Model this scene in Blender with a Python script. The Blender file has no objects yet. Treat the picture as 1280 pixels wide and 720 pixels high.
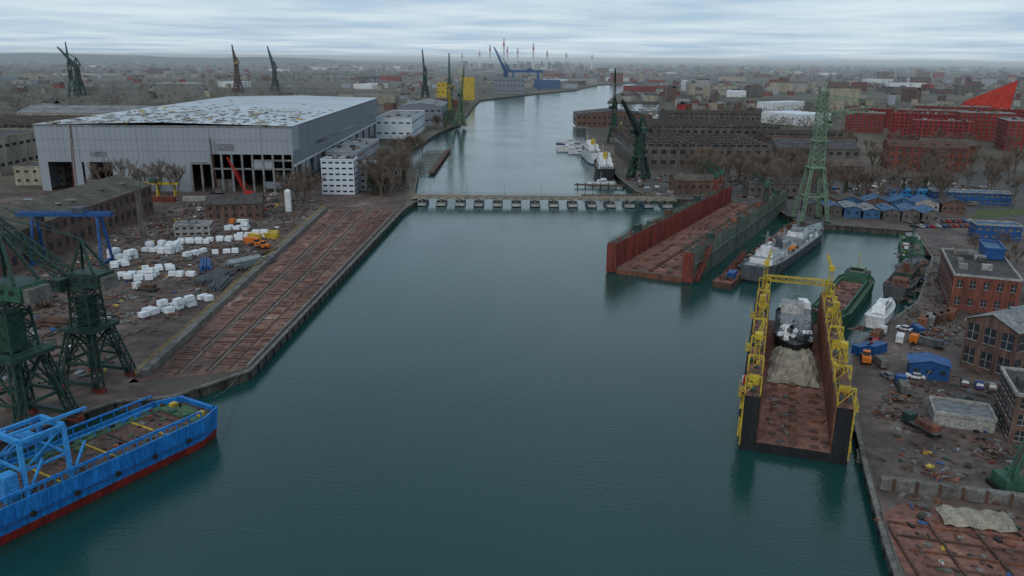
import bpy, math, random
from mathutils import Vector, Matrix
random.seed(7)
R=random.random
def U(a,b): return a+(b-a)*R()
scene=bpy.context.scene
# ------------------------------------------------------------------ materials
def mat(name,c1,c2=None,scale=0.15,rough=0.8,c3=None,stretch=(1,1,1),bump=0.0,metal=0.0,fine=True,spec=0.3):
    m=bpy.data.materials.new(name); m.use_nodes=True
    nt=m.node_tree; N=nt.nodes; L=nt.links
    b=N['Principled BSDF']; b.inputs['Roughness'].default_value=rough; b.inputs['Metallic'].default_value=metal
    b.inputs['Specular IOR Level'].default_value=spec
    if c2 is None: c2=tuple(x*0.62 for x in c1)
    g=N.new('ShaderNodeNewGeometry'); mp=N.new('ShaderNodeMapping'); mp.inputs['Scale'].default_value=stretch
    L.new(g.outputs['Position'],mp.inputs['Vector'])
    n=N.new('ShaderNodeTexNoise'); n.inputs['Scale'].default_value=scale; n.inputs['Detail'].default_value=9; n.inputs['Roughness'].default_value=0.68
    L.new(mp.outputs[0],n.inputs['Vector'])
    r=N.new('ShaderNodeValToRGB'); e=r.color_ramp.elements
    e[0].position=0.36; e[0].color=(*c2,1); e[1].position=0.62; e[1].color=(*c1,1)
    if c3:
        x=e.new(0.70); x.color=(*c3,1)
    L.new(n.outputs['Fac'],r.inputs['Fac'])
    out=r.outputs['Color']
    if fine:
        n2=N.new('ShaderNodeTexNoise'); n2.inputs['Scale'].default_value=scale*7; n2.inputs['Detail'].default_value=5
        L.new(mp.outputs[0],n2.inputs['Vector'])
        mr=N.new('ShaderNodeMapRange'); mr.inputs['From Min'].default_value=0.3; mr.inputs['From Max'].default_value=0.7
        mr.inputs['To Min'].default_value=0.6; mr.inputs['To Max'].default_value=1.25
        L.new(n2.outputs['Fac'],mr.inputs['Value'])
        mx=N.new('ShaderNodeVectorMath'); mx.operation='SCALE'
        L.new(out,mx.inputs[0]); L.new(mr.outputs[0],mx.inputs['Scale']); out=mx.outputs[0]
    L.new(out,b.inputs['Base Color'])
    if bump:
        bp=N.new('ShaderNodeBump'); bp.inputs['Strength'].default_value=bump; bp.inputs['Distance'].default_value=0.3
        L.new(n.outputs['Fac'],bp.inputs['Height']); L.new(bp.outputs[0],b.inputs['Normal'])
    return m
V=(1,1,0.12)
MT=dict(
 land=mat('land_earth',(.125,.108,.08),(.055,.052,.042),.004,.95,(.16,.14,.11)),
 dirt=mat('yard_dirt',(.135,.096,.080),(.055,.040,.035),.045,.9,(.23,.19,.17),bump=.3),
 quaydirt=mat('quay_dirt',(.135,.098,.083),(.055,.042,.037),.06,.7,(.24,.205,.185),bump=.3),
 rustfloor=mat('rust_floor',(.24,.108,.078),(.085,.045,.037),.11,.85,(.31,.19,.14),bump=.3),
 slip=mat('slip_concrete',(.20,.112,.086),(.08,.05,.042),.07,.85,(.31,.23,.20),stretch=(1,.4,1),bump=.3),
 asphalt=mat('asphalt',(.09,.086,.083),(.055,.05,.049),.08,.8),
 grass=mat('grass_lawn',(.07,.095,.032),(.06,.062,.03),.08,.95),
 quay=mat('quay_wall',(.10,.09,.075),(.035,.032,.027),.4,.9,stretch=V),
 conc=mat('concrete',(.36,.35,.33),(.20,.19,.175),.3,.85),
 concd=mat('concrete_dark',(.18,.17,.155),(.085,.078,.07),.3,.85),
 rust=mat('rust_steel',(.22,.085,.05),(.075,.038,.028),.35,.8,(.29,.15,.095),stretch=V),
 rustd=mat('rust_dark',(.12,.06,.043),(.045,.029,.024),.35,.8,stretch=V),
 redw=mat('red_oxide',(.24,.045,.030),(.09,.028,.022),.3,.7,stretch=V),
 dockg=mat('dock_grey_green',(.13,.155,.135),(.06,.072,.062),.3,.75,stretch=V),
 black=mat('black_steel',(.020,.021,.023),(.011,.011,.012),.4,.6,stretch=V),
 glass=mat('window_glass',(.04,.047,.055),(.02,.024,.029),.8,.15,spec=.6),
 green=mat('green_paint',(.040,.13,.08),(.022,.06,.042),.4,.6,(.10,.07,.05)),
 greend=mat('green_dark',(.025,.062,.048),(.014,.033,.028),.4,.6,(.055,.036,.028)),
 greenl=mat('green_light',(.20,.31,.20),(.10,.155,.105),.5,.6),
 yellow=mat('yellow_paint',(.58,.42,.04),(.30,.20,.03),.5,.55,(.62,.47,.08)),
 blue=mat('blue_hull',(.020,.20,.56),(.014,.13,.40),.35,.4,stretch=V),
 bluel=mat('blue_light',(.045,.28,.62),(.03,.19,.46),.5,.5),
 blued=mat('blue_dark',(.018,.09,.27),(.013,.055,.16),.5,.5),
 bluer=mat('blue_roof',(.045,.12,.24),(.025,.065,.13),.2,.6),
 hullred=mat('hull_red',(.28,.028,.02),(.15,.02,.017),.3,.5,stretch=V),
 deckg=mat('deck_green',(.065,.15,.075),(.055,.065,.045),.35,.8,(.14,.09,.06)),
 deckb=mat('deck_brown',(.13,.068,.052),(.055,.037,.032),.3,.8,(.17,.12,.10)),
 white=mat('white_paint',(.70,.71,.71),(.48,.49,.50),.3,.5),
 wrap=mat('white_wrap',(.76,.78,.80),(.56,.59,.62),.9,.35),
 greyship=mat('navy_grey',(.27,.30,.31),(.15,.17,.18),.35,.6,stretch=V),
 greyd=mat('grey_dark',(.095,.105,.11),(.05,.06,.065),.35,.7,stretch=V),
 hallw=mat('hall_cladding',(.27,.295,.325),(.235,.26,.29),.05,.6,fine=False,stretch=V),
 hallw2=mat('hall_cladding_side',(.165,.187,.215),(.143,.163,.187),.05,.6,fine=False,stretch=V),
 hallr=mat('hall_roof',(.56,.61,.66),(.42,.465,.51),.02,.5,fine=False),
 beige=mat('beige_wall',(.36,.32,.25),(.22,.195,.155),.15,.85,stretch=V),
 brick=mat('brick_red',(.20,.066,.048),(.11,.042,.033),.3,.9,stretch=V),
 brickb=mat('brick_brown',(.16,.095,.074),(.08,.052,.044),.3,.9,stretch=V),
 brickv=mat('brick_vivid',(.27,.036,.033),(.17,.027,.025),.1,.85,stretch=V),
 redroof=mat('museum_red',(.50,.045,.03),(.38,.035,.025),.05,.7),
 roofd=mat('roof_dark',(.075,.068,.066),(.040,.036,.036),.12,.85,(.12,.11,.105)),
 roofb=mat('roof_brown',(.115,.085,.072),(.06,.046,.04),.12,.85,(.16,.13,.11)),
 roofg=mat('roof_grey',(.22,.23,.235),(.135,.14,.145),.12,.8),
 roofm=mat('roof_moss',(.105,.098,.07),(.055,.047,.038),.12,.9),
 wallg=mat('wall_grey_brown',(.14,.12,.108),(.07,.06,.056),.15,.9,stretch=V),
 tarp=mat('beige_tarp',(.34,.30,.24),(.19,.165,.13),.4,.8,bump=.8),
 orange=mat('orange_paint',(.70,.19,.02),(.45,.11,.02),.5,.5),
 red=mat('red_paint',(.50,.03,.02),(.3,.02,.018),.5,.5),
 bark=mat('tree_bark',(.17,.135,.108),(.085,.07,.057),1.0,.95),
 twig=mat('tree_twigs',(.19,.145,.115),(.11,.083,.068),.05,.95),
 wood=mat('distant_wood',(.12,.098,.075),(.062,.055,.044),.01,.95),
 pine=mat('pine_needles',(.035,.055,.032),(.018,.032,.02),.3,.9),
 hill=mat('hill_forest',(.04,.052,.045),(.026,.036,.032),.003,.95),
 steam=mat('steam_white',(.8,.8,.8),(.7,.7,.7),.01,.9),
 tyre=mat('tyre',(.02,.02,.02),(.012,.012,.012),2,.9),
)
# ------------------------------------------------------------------ mesh builder
class B:
    def __init__(s,name,loc=(0,0,0),rz=0.0):
        s.name=name; s.v=[]; s.f=[]; s.mi=[]; s.mats=[]; s.loc=loc; s.rz=math.radians(rz)
    def k(s,m):
        m=MT[m] if isinstance(m,str) else m
        if m not in s.mats: s.mats.append(m)
        return s.mats.index(m)
    def face(s,pts,m):
        i=len(s.v); s.v+= [tuple(p) for p in pts]; s.f.append(tuple(range(i,i+len(pts)))); s.mi.append(s.k(m))
    def box(s,c,d,m,rz=0,top=None,tx=1,ty=1):
        x,y,z=d[0]/2,d[1]/2,d[2]/2; ca,sa=math.cos(math.radians(rz)),math.sin(math.radians(rz))
        i=len(s.v)
        for (a,b,h) in [(-x,-y,-z),(x,-y,-z),(x,y,-z),(-x,y,-z),(-x*tx,-y*ty,z),(x*tx,-y*ty,z),(x*tx,y*ty,z),(-x*tx,y*ty,z)]:
            s.v.append((c[0]+a*ca-b*sa,c[1]+a*sa+b*ca,c[2]+h))
        km=s.k(m); kt=s.k(top) if top else km
        for q,kk in (((0,3,2,1),km),((4,5,6,7),kt),((0,1,5,4),km),((1,2,6,5),km),((2,3,7,6),km),((3,0,4,7),km)):
            s.f.append(tuple(i+j for j in q)); s.mi.append(kk)
    def beam(s,p0,p1,w,m,h=None):
        p0=Vector(p0);p1=Vector(p1); d=p1-p0
        if d.length<1e-6: return
        d.normalize(); up=Vector((0,0,1)) if abs(d.z)<.95 else Vector((1,0,0))
        a=d.cross(up).normalized()*w/2; b=a.cross(d).normalized()*(h or w)/2
        i=len(s.v)
        for p in (p0,p1):
            for q in (-a-b,a-b,a+b,-a+b): s.v.append(tuple(p+q))
        km=s.k(m)
        for q in ((0,3,2,1),(4,5,6,7),(0,1,5,4),(1,2,6,5),(2,3,7,6),(3,0,4,7)):
            s.f.append(tuple(i+j for j in q)); s.mi.append(km)
    def cyl(s,c,r,h,m,n=12,r2=None,top=None):
        r2=r if r2 is None else r2; i=len(s.v)
        for k2 in range(n):
            a=2*math.pi*k2/n; s.v.append((c[0]+r*math.cos(a),c[1]+r*math.sin(a),c[2]))
        for k2 in range(n):
            a=2*math.pi*k2/n; s.v.append((c[0]+r2*math.cos(a),c[1]+r2*math.sin(a),c[2]+h))
        km=s.k(m)
        for k2 in range(n):
            j=(k2+1)%n; s.f.append((i+k2,i+j,i+n+j,i+n+k2)); s.mi.append(km)
        s.f.append(tuple(range(i+n,i+2*n))); s.mi.append(s.k(top) if top else km)
    def tube(s,p0,p1,r,m,n=8,r2=None):
        p0=Vector(p0);p1=Vector(p1); d=(p1-p0).normalized(); up=Vector((0,0,1)) if abs(d.z)<.95 else Vector((1,0,0))
        a=d.cross(up).normalized(); b=a.cross(d).normalized(); i=len(s.v); r2=r if r2 is None else r2
        for p,rr in ((p0,r),(p1,r2)):
            for k2 in range(n):
                t=2*math.pi*k2/n; s.v.append(tuple(p+a*rr*math.cos(t)+b*rr*math.sin(t)))
        km=s.k(m)
        for k2 in range(n):
            j=(k2+1)%n; s.f.append((i+k2,i+j,i+n+j,i+n+k2)); s.mi.append(km)
        s.f.append(tuple(range(i,i+n))); s.mi.append(km); s.f.append(tuple(range(i+n,i+2*n))); s.mi.append(km)
    def prism(s,pts,z0,z1,m,top=None):
        n=len(pts); i=len(s.v)
        s.v+=[(x,y,z0) for x,y in pts]+[(x,y,z1) for x,y in pts]; km=s.k(m)
        for a in range(n):
            b=(a+1)%n; s.f.append((i+a,i+b,i+n+b,i+n+a)); s.mi.append(km)
        s.f.append(tuple(range(i+n,i+2*n))); s.mi.append(s.k(top) if top else km)
    def gable(s,c,w,l,h,m,over=.5,wall=None,along='y'):
        a=w/2+over; b=l/2+over
        def T(p): return (c[0]+p[0],c[1]+p[1],c[2]+p[2]) if along=='y' else (c[0]+p[1],c[1]+p[0],c[2]+p[2])
        s.face([T((-a,-b,0.03)),T((0,-b,h)),T((0,b,h)),T((-a,b,0.03))],m)
        s.face([T((a,-b,0.03)),T((a,b,0.03)),T((0,b,h)),T((0,-b,h))],m)
        for q in (-1,1):
            s.face([T((-w/2,q*(b-over),0)),T((w/2,q*(b-over),0)),T((0,q*(b-over),h-.1))],wall or m)
        # skylight strips and vents
        n=int(l/9)
        for i in range(n):
            y=-b+over+(i+.5)*l/n
            for q in (-1,1):
                if R()<.6: p=T((q*a*.5,y,h*.52+.1)); s.box(p,(U(1,w*.16),U(1,2.5),.35),random.choice(['glass','roofg','concd']))
    def lattice(s,p0,p1,w0,w1,n,m,t=.3,cross=True,h0=None,h1=None):
        p0=Vector(p0);p1=Vector(p1); d=(p1-p0).normalized(); up=Vector((0,0,1)) if abs(d.z)<.9 else Vector((0,1,0))
        a=d.cross(up).normalized(); b=a.cross(d).normalized(); rings=[]
        h0=h0 or w0; h1=h1 or w1
        for k2 in range(n+1):
            q=k2/n; w=(w0+(w1-w0)*q)/2; h=(h0+(h1-h0)*q)/2; p=p0.lerp(p1,q)
            rings.append([p-a*w-b*h,p+a*w-b*h,p+a*w+b*h,p-a*w+b*h])
        for j in range(4): s.beam(rings[0][j],rings[-1][j],t,m)
        for k2 in range(n+1):
            for j in range(4):
                s.beam(rings[k2][j],rings[k2][(j+1)%4],t*.6,m)
                if k2<n and cross:
                    s.beam(rings[k2][j],rings[k2+1][(j+1)%4],t*.55,m)
                    if w0>3: s.beam(rings[k2][(j+1)%4],rings[k2+1][j],t*.55,m)
    def rail(s,p0,p1,h,m,n=None,t=.12):
        p0=Vector(p0);p1=Vector(p1); n=n or max(1,int((p1-p0).length/3)); z=Vector((0,0,h))
        s.beam(p0+z,p1+z,t,m); s.beam(p0+z*.5,p1+z*.5,t*.7,m)
        for i in range(n+1):
            p=p0.lerp(p1,i/n); s.beam(p,p+z,t,m)
    def done(s,mesh=None):
        me=bpy.data.meshes.new(s.name); me.from_pydata(s.v,[],s.f)
        for m in s.mats: me.materials.append(m)
        me.polygons.foreach_set('material_index',s.mi); me.update()
        o=bpy.data.objects.new(s.name,me); scene.collection.objects.link(o)
        o.location=s.loc; o.rotation_euler=(0,0,s.rz); return o
def inst(o,loc,rz=0,sc=1,name=None):
    n=bpy.data.objects.new(name or o.name.split('.')[0],o.data); scene.collection.objects.link(n)
    n.location=loc; n.rotation_euler=(0,0,math.radians(rz)); n.scale=(sc,)*3 if not isinstance(sc,tuple) else sc; return n
Z=2.5
# ------------------------------------------------------------------ camera
cam=bpy.data.cameras.new('camera'); co=bpy.data.objects.new('camera',cam); scene.collection.objects.link(co)
th=math.atan(.287)
co.matrix_world=Matrix.Translation((0,0,80))@Matrix.Rotation(math.pi/2-th,4,'X')@Matrix.Rotation(math.radians(.55),4,'Z')
cam.sensor_width=36; cam.lens=28.125; cam.clip_start=1; cam.clip_end=120000
scene.camera=co
scene.view_settings.view_transform='Standard'; scene.view_settings.look='None'; scene.view_settings.exposure=0
# ------------------------------------------------------------------ world
w=bpy.data.worlds.new('World'); scene.world=w; w.use_nodes=True; nt=w.node_tree; N=nt.nodes; L=nt.links
bg=N['Background']; bg.inputs['Strength'].default_value=0.1
sky=N.new('ShaderNodeTexSky'); sky.sky_type='NISHITA'; sky.sun_disc=False
sky.sun_elevation=math.radians(38); sky.sun_rotation=math.radians(200); sky.altitude=80
tc=N.new('ShaderNodeTexCoord'); sx=N.new('ShaderNodeSeparateXYZ'); L.new(tc.outputs['Generated'],sx.inputs[0])
ad=N.new('ShaderNodeMath'); ad.operation='ADD'; ad.inputs[1].default_value=.03
ab=N.new('ShaderNodeMath'); ab.operation='ABSOLUTE'; L.new(sx.outputs['Z'],ab.inputs[0]); L.new(ab.outputs[0],ad.inputs[0])
dx=N.new('ShaderNodeMath'); dx.operation='DIVIDE'; L.new(sx.outputs['X'],dx.inputs[0]); L.new(ad.outputs[0],dx.inputs[1])
dy=N.new('ShaderNodeMath'); dy.operation='DIVIDE'; L.new(sx.outputs['Y'],dy.inputs[0]); L.new(ad.outputs[0],dy.inputs[1])
cb=N.new('ShaderNodeCombineXYZ'); L.new(dx.outputs[0],cb.inputs[0]); L.new(dy.outputs[0],cb.inputs[1])
cn=N.new('ShaderNodeTexNoise'); cn.inputs['Scale'].default_value=.30; cn.inputs['Detail'].default_value=8; cn.inputs['Roughness'].default_value=.55
L.new(cb.outputs[0],cn.inputs['Vector'])
cr=N.new('ShaderNodeValToRGB'); e=cr.color_ramp.elements
e[0].position=.38; e[0].color=(4.1,5.6,7.2,1); e[1].position=.62; e[1].color=(6.8,8.0,8.8,1)
L.new(cn.outputs['Fac'],cr.inputs['Fac'])
mx=N.new('ShaderNodeMix'); mx.data_type='RGBA'; mx.inputs['Factor'].default_value=.9
L.new(sky.outputs[0],mx.inputs['A']); L.new(cr.outputs[0],mx.inputs['B']); L.new(mx.outputs['Result'],bg.inputs['Color'])
sun=bpy.data.lights.new('sun','SUN'); so=bpy.data.objects.new('sun',sun); scene.collection.objects.link(so)
sun.energy=.9; sun.angle=math.radians(25); sun.color=(1,.96,.9)
az=math.radians(200)
dirv=Vector((math.sin(az)*math.cos(math.radians(38)),math.cos(az)*math.cos(math.radians(38)),math.sin(math.radians(38))))
so.rotation_euler=dirv.to_track_quat('Z','Y').to_euler()
hz=B('atmosphere_haze'); hz.box((0,30700,50),(90000,59000,110),'white'); ho=hz.done()
hm=bpy.data.materials.new('haze'); hm.use_nodes=True; nt=hm.node_tree; nt.nodes.clear()
vo=nt.nodes.new('ShaderNodeVolumeScatter'); vo.inputs['Color'].default_value=(.86,.95,1,1); vo.inputs['Density'].default_value=1/11000
om=nt.nodes.new('ShaderNodeOutputMaterial'); nt.links.new(vo.outputs[0],om.inputs['Volume'])
ho.data.materials.clear(); ho.data.materials.append(hm)
# ------------------------------------------------------------------ water
wm=bpy.data.materials.new('river_water'); wm.use_nodes=True; nt=wm.node_tree; N=nt.nodes; L=nt.links; b=N['Principled BSDF']
b.inputs['Roughness'].default_value=.13; b.inputs['IOR'].default_value=1.33
g=N.new('ShaderNodeNewGeometry')
n0=N.new('ShaderNodeTexNoise'); n0.inputs['Scale'].default_value=.012; n0.inputs['Detail'].default_value=4; L.new(g.outputs['Position'],n0.inputs['Vector'])
r=N.new('ShaderNodeValToRGB'); r.color_ramp.elements[0].position=.3; r.color_ramp.elements[0].color=(.007,.040,.036,1); r.color_ramp.elements[1].position=.7; r.color_ramp.elements[1].color=(.010,.050,.045,1)
L.new(n0.outputs['Fac'],r.inputs['Fac']); L.new(r.outputs[0],b.inputs['Base Color'])
mp=N.new('ShaderNodeMapping'); mp.inputs['Scale'].default_value=(.6,1.2,1); mp.inputs['Rotation'].default_value=(0,0,.4); L.new(g.outputs['Position'],mp.inputs[0])
n1=N.new('ShaderNodeTexNoise'); n1.inputs['Scale'].default_value=1.1; n1.inputs['Detail'].default_value=5; L.new(mp.outputs[0],n1.inputs['Vector'])
n3=N.new('ShaderNodeTexNoise'); n3.inputs['Scale'].default_value=.02; n3.inputs['Detail'].default_value=3; L.new(g.outputs['Position'],n3.inputs['Vector'])
mr=N.new('ShaderNodeMapRange'); mr.inputs['From Min'].default_value=.35; mr.inputs['From Max'].default_value=.65; mr.inputs['To Min'].default_value=.12; mr.inputs['To Max'].default_value=.34; L.new(n3.outputs['Fac'],mr.inputs['Value'])
bp=N.new('ShaderNodeBump'); bp.inputs['Distance'].default_value=.3; L.new(n1.outputs['Fac'],bp.inputs['Height']); L.new(mr.outputs[0],bp.inputs['Strength'])
L.new(bp.outputs[0],b.inputs['Normal'])
MT['water']=wm
o=B('river_water'); o.face([(-4000,-1000,0),(4000,-1000,0),(4000,4000,0),(-4000,4000,0)],wm); o.done()
# ------------------------------------------------------------------ land
bankL=[(-300,-400),(-150,70),(-107,150),(-92,171),(-80,174),(-67,191),(-58,419),(-54,447),(-59,476),(-67,564),(-84,640),(-90,700),(-81,881),(-65,993),(-67,1320),(-65,1579),(32,1849),(164,2171),(258,2599),(420,2900)]
bankR=[(480,2900),(402,2700),(323,2333),(235,1895),(178,1560),(277,1553),(227,1303),(120,1193),(92,1012),(76,850),(74,701),(72,546),(76,485),(90,461),(122,459),(144,432),(143,394),(160,388),(192,376),(174,322),(137,258),(97,213),(84,186),(70,141),(63,117),(60,105),(40,20),(20,-400)]
s=B('ground')
for arr,sg in ((bankL,-1),(list(reversed(bankR)),1)):
    for (xa,ya),(xb,yb_) in zip(arr,arr[1:]):
        if abs(yb_-ya)<.01: continue
        e0,e1=sg*1500,sg*45000
        s.face([(xa,ya,Z),(e0,ya,Z),(e0,yb_,Z),(xb,yb_,Z)][::sg],'land')
        s.face([(e0,ya,Z),(e1,ya,Z),(e1,yb_,Z),(e0,yb_,Z)][::sg],'land')
        s.face([(xa,ya,-2),(xb,yb_,-2),(xb,yb_,Z),(xa,ya,Z)],'quay')
s.face([(-45000,2900,Z),(45000,2900,Z),(45000,60000,Z),(-45000,60000,Z)],'land')
s.face([(420,2900,-2),(480,2900,-2),(480,2900,Z),(420,2900,Z)],'quay')
s.done()
def sheet(name,pts,m,dz=.03):
    s=B(name); s.face([(x,y,Z+dz) for x,y in pts],m); return s.done()
q=B('quay_edge_coping')
for arr,m in ((bankL[1:14],'concd'),(bankR[8:],'concd')):
    for i in range(len(arr)-1): q.beam((*arr[i],Z+.05),(*arr[i+1],Z+.05),.9,m,.5)
for arr in (bankL[1:7],bankR[13:]):
    for (xa,ya),(xb,yb_) in zip(arr,arr[1:]):
        n=int(math.hypot(xb-xa,yb_-ya)/6)
        for i in range(n):
            t=i/max(1,n); q.cyl((xa+(xb-xa)*t,ya+(yb_-ya)*t,-.5),.35,2.7,'black',8)
q.done()
sheet('yard_ground',[(-400,-100),(-155,70),(-110,150),(-93,171.5),(-82,175),(-94,185),(-101,419),(-58,420),(-62,470),(-70,560),(-125,560),(-125,470),(-320,470),(-420,420)],'dirt')
sheet('slipway_concrete',[(-94,182),(-69,191),(-59.5,418),(-101,418)],'slip')
sheet('quay_ground',[(194,376),(175,322),(138,257),(98,212),(85,185),(71,141),(64,117),(62,106),(50,40),(200,40),(330,260),(300,420),(215,430),(160,392)],'quaydirt')
sheet('dock_road',[(93,463),(122,461),(146,436),(146,398),(330,420),(420,560),(330,640),(300,560),(76,560),(79,490)],'asphalt',.02)
sheet('grass_lawn',[(232,400),(262,380),(330,420),(330,445),(255,435)],'grass',.05)
sheet('access_road',[(222,400),(236,372),(360,430),(600,640),(590,655),(350,448)],'asphalt',.07)
sheet('rust_platform',[(66,126),(72,130),(95,122),(130,115),(130,50),(52,50),(62,106),(64,117)],'rustfloor',.06)
s=B('rust_platform_beams',(0,0,Z))
for i in range(16): s.beam((64+i*1.0,124-i*4.4,.25),(96+i*.8,116-i*4.4,.25),.35,random.choice(['rustd','rust','deckb']),.35)
for i in range(5): s.beam((66+i*7,126-i*1.4,.35),(60+i*8,70,.35),.4,'rustd',.4)
s.rail((66,126,.2),(60,104,.2),1.1,'concd',8,.1); s.rail((60,104,.2),(50,62,.2),1.1,'concd',12,.1)
s.done()
# slipway details
s=B('slipway_rails')
def sl(t,k):
    x0=-67.5+8*t; y0=191+228*t; x1=-93.5-7.5*t; y1=183+235*t
    return (x0+(x1-x0)*k,y0+(y1-y0)*k)
for k_,ww,h,m in ((.03,.8,.7,'concd'),(.2,.4,.25,'rustd'),(.36,.6,.35,'concd'),(.40,.4,.25,'rustd'),(.62,.5,.3,'concd'),(.66,.4,.25,'rustd'),(.93,1.6,1.8,'concd'),(.985,1.0,1.2,'concd')):
    a=sl(.01,k_);b2=sl(.99,k_); s.beam((*a,Z+h/2),(*b2,Z+h/2),ww,m,h)
for i in range(110):
    t=.02+i/114
    for k_ in (.1,.28,.5,.76):
        if R()<.8:
            a=sl(t+U(-.003,.003),k_+U(-.015,.015)); s.box((*a,Z+.12),(U(1.5,5.5),U(.3,.7),U(.15,.4)),random.choice(['rust','rustd','deckb','deckb','rust','slip']),U(-6,6))
for i in range(5):
    t=.08+i*.19; a=sl(t,.03); b2=sl(t,.9); s.beam((*a,Z+.15),(*b2,Z+.15),.6,'slip',.3)
a=sl(.0,.96); b2=sl(1,.96); s.rail((*a,Z+1.8),(*b2,Z+1.8),1.2,'yellow',60,.08)
s.done()
# ------------------------------------------------------------------ generic building
def building(name,x,y,w_,l,h,rz,wall,roof='flat',roofm='roofd',wx=0,wz=0,ww=1.6,wh=1.8,gh=3,along='y',frame=None,z=Z,band=None,units=0,sides=4):
    s=B(name,(x,y,z),rz)
    s.box((0,0,h/2),(w_,l,h),wall,top=roofm)
    if roof=='flat':
        for (a,b2) in (((-w_/2,-l/2),(w_/2,-l/2)),((w_/2,-l/2),(w_/2,l/2)),((w_/2,l/2),(-w_/2,l/2)),((-w_/2,l/2),(-w_/2,-l/2))):
            s.beam((*a,h+.25),(*b2,h+.25),.5,wall if not frame else frame,.7)
    elif roof=='gable': s.gable((0,0,h),w_ if along=='y' else l,l if along=='y' else w_,gh,roofm,wall=wall,along=along)
    elif roof=='saw':
        n=max(2,int(l/12)); d=l/n
        for i in range(n):
            y0=-l/2+i*d
            s.face([(-w_/2,y0,h),(w_/2,y0,h),(w_/2,y0,h+gh),(-w_/2,y0,h+gh)],'wallg')
            for j in range(int(w_/6)): s.box((-w_/2+3+j*6,y0-.06,h+gh*.55),(4.6,.1,gh*.5),'glass')
            s.face([(-w_/2,y0,h+gh),(w_/2,y0,h+gh),(w_/2,y0+d,h+.05),(-w_/2,y0+d,h+.05)],roofm)
            for q in (-1,1): s.face([(q*w_/2,y0,h),(q*w_/2,y0+d,h),(q*w_/2,y0,h+gh)],wall)
            for j in range(int(w_/9)): s.box((-w_/2+5+j*9,y0+d*.4,h+gh*.62),(U(.8,2.4),U(1,2.4),U(.3,1.6)),random.choice(['roofg','roofb','glass','concd']))
    if wz:
        dz=h/wz
        for k2 in range(wz):
            zc=dz*(k2+.55)
            n=max(1,int(w_/wx))
            for i in range(n):
                xx=-w_/2+(i+.5)*w_/n
                for q in (-1,1):
                    s.box((xx,q*(l/2+.02),zc),(ww,.12,wh),'glass')
                    if frame: s.box((xx,q*(l/2+.05),zc-wh/2-.1),(ww+.3,.3,.18),frame); s.box((xx,q*(l/2+.09),zc),(.12,.12,wh),frame); s.box((xx,q*(l/2+.10),zc),(ww,.1,.1),frame)
            n=max(1,int(l/wx))
            for i in range(n):
                yy=-l/2+(i+.5)*l/n
                for q in (-1,1):
                    s.box((q*(w_/2+.02),yy,zc),(.12,ww,wh),'glass')
                    if frame: s.box((q*(w_/2+.05),yy,zc-wh/2-.1),(.3,ww+.3,.18),frame); s.box((q*(w_/2+.10),yy,zc),(.1,ww,.1),frame)
            if band:
                s.box((0,0,dz*(k2+.08)),(w_+.16,l+.16,.5),band)
    for i in range(units):
        s.box((U(-.4,.4)*w_,U(-.4,.4)*l,h+.8),(U(1.5,4),U(1.5,4),U(1,2.4)),random.choice(['conc','roofg','concd','roofd']))
    return s.done()
# ------------------------------------------------------------------ big hall
s=B('assembly_hall',(-277,469,Z),1.2)
W_,D_,H_=148,345,38
def wallx(x0,x1,z0,z1,y,m,t=.5): s.box(((x0+x1)/2,y,(z0+z1)/2),(x1-x0,t,z1-z0),m)
def wally(y0,y1,z0,z1,x,m,t=.5): s.box((x,(y0+y1)/2,(z0+z1)/2),(t,y1-y0,z1-z0),m)
wallx(0,100,17,H_,0,'hallw'); wallx(100,W_,22,H_,0,'hallw')
for a,b2 in ((0,5),(19,24.5),(26,29),(42,50),(58,88)): wallx(a,b2,0,17,0,'hallw')
wallx(50,58,6,17,0,'hallw')
for x_ in (88,94,100,106,112,118,124,130,136,142,147.5): s.box((x_,-.1,11 if x_>99 else 8.5),(1.1,1.1,22 if x_>99 else 17),'roofg')
wallx(100,148,13,14,0,'roofg'); wallx(124,148,18,19,0,'roofg'); wallx(88,100,16,17.3,-.15,'roofg')
wallx(124,136,14,18,0.2,'hallw'); wallx(130,142,2,6,0.2,'hallw2'); wallx(101,111,0,7,3,'concd')
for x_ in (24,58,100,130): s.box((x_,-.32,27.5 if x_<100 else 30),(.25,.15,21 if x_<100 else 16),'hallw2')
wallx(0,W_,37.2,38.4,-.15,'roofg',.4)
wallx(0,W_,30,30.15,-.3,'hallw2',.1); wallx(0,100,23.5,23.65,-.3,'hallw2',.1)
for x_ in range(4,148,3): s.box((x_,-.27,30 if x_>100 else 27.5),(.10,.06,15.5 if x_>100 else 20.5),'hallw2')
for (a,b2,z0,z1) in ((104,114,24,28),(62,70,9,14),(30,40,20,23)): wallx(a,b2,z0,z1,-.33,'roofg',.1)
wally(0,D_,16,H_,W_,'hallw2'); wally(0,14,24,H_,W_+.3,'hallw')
for i in range(30):
    y_=6+i*11.4; s.box((W_+.1,y_,8),(1.2,1.4,16),'roofg')
    if i%3: wally(y_+.7,y_+10.7,5,16,W_-.1,'hallw')
    s.box((W_+.3,y_,27),(.12,.15,22),'hallw')
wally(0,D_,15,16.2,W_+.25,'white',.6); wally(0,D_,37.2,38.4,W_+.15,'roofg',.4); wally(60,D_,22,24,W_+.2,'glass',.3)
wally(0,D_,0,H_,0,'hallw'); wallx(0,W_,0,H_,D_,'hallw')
for i in range(1,5):
    for j in range(1,5): s.box((i*30,j*70,19),(1.5,1.5,36),'concd')
s.face([(-.5,-.5,38.5),(W_/2,-.5,40.2),(W_/2,D_,40.2),(-.5,D_,38.5)],'hallr'); s.face([(W_/2,-.5,40.2),(W_+.5,-.5,38.5),(W_+.5,D_,38.5),(W_/2,D_,40.2)],'hallr')
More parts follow.
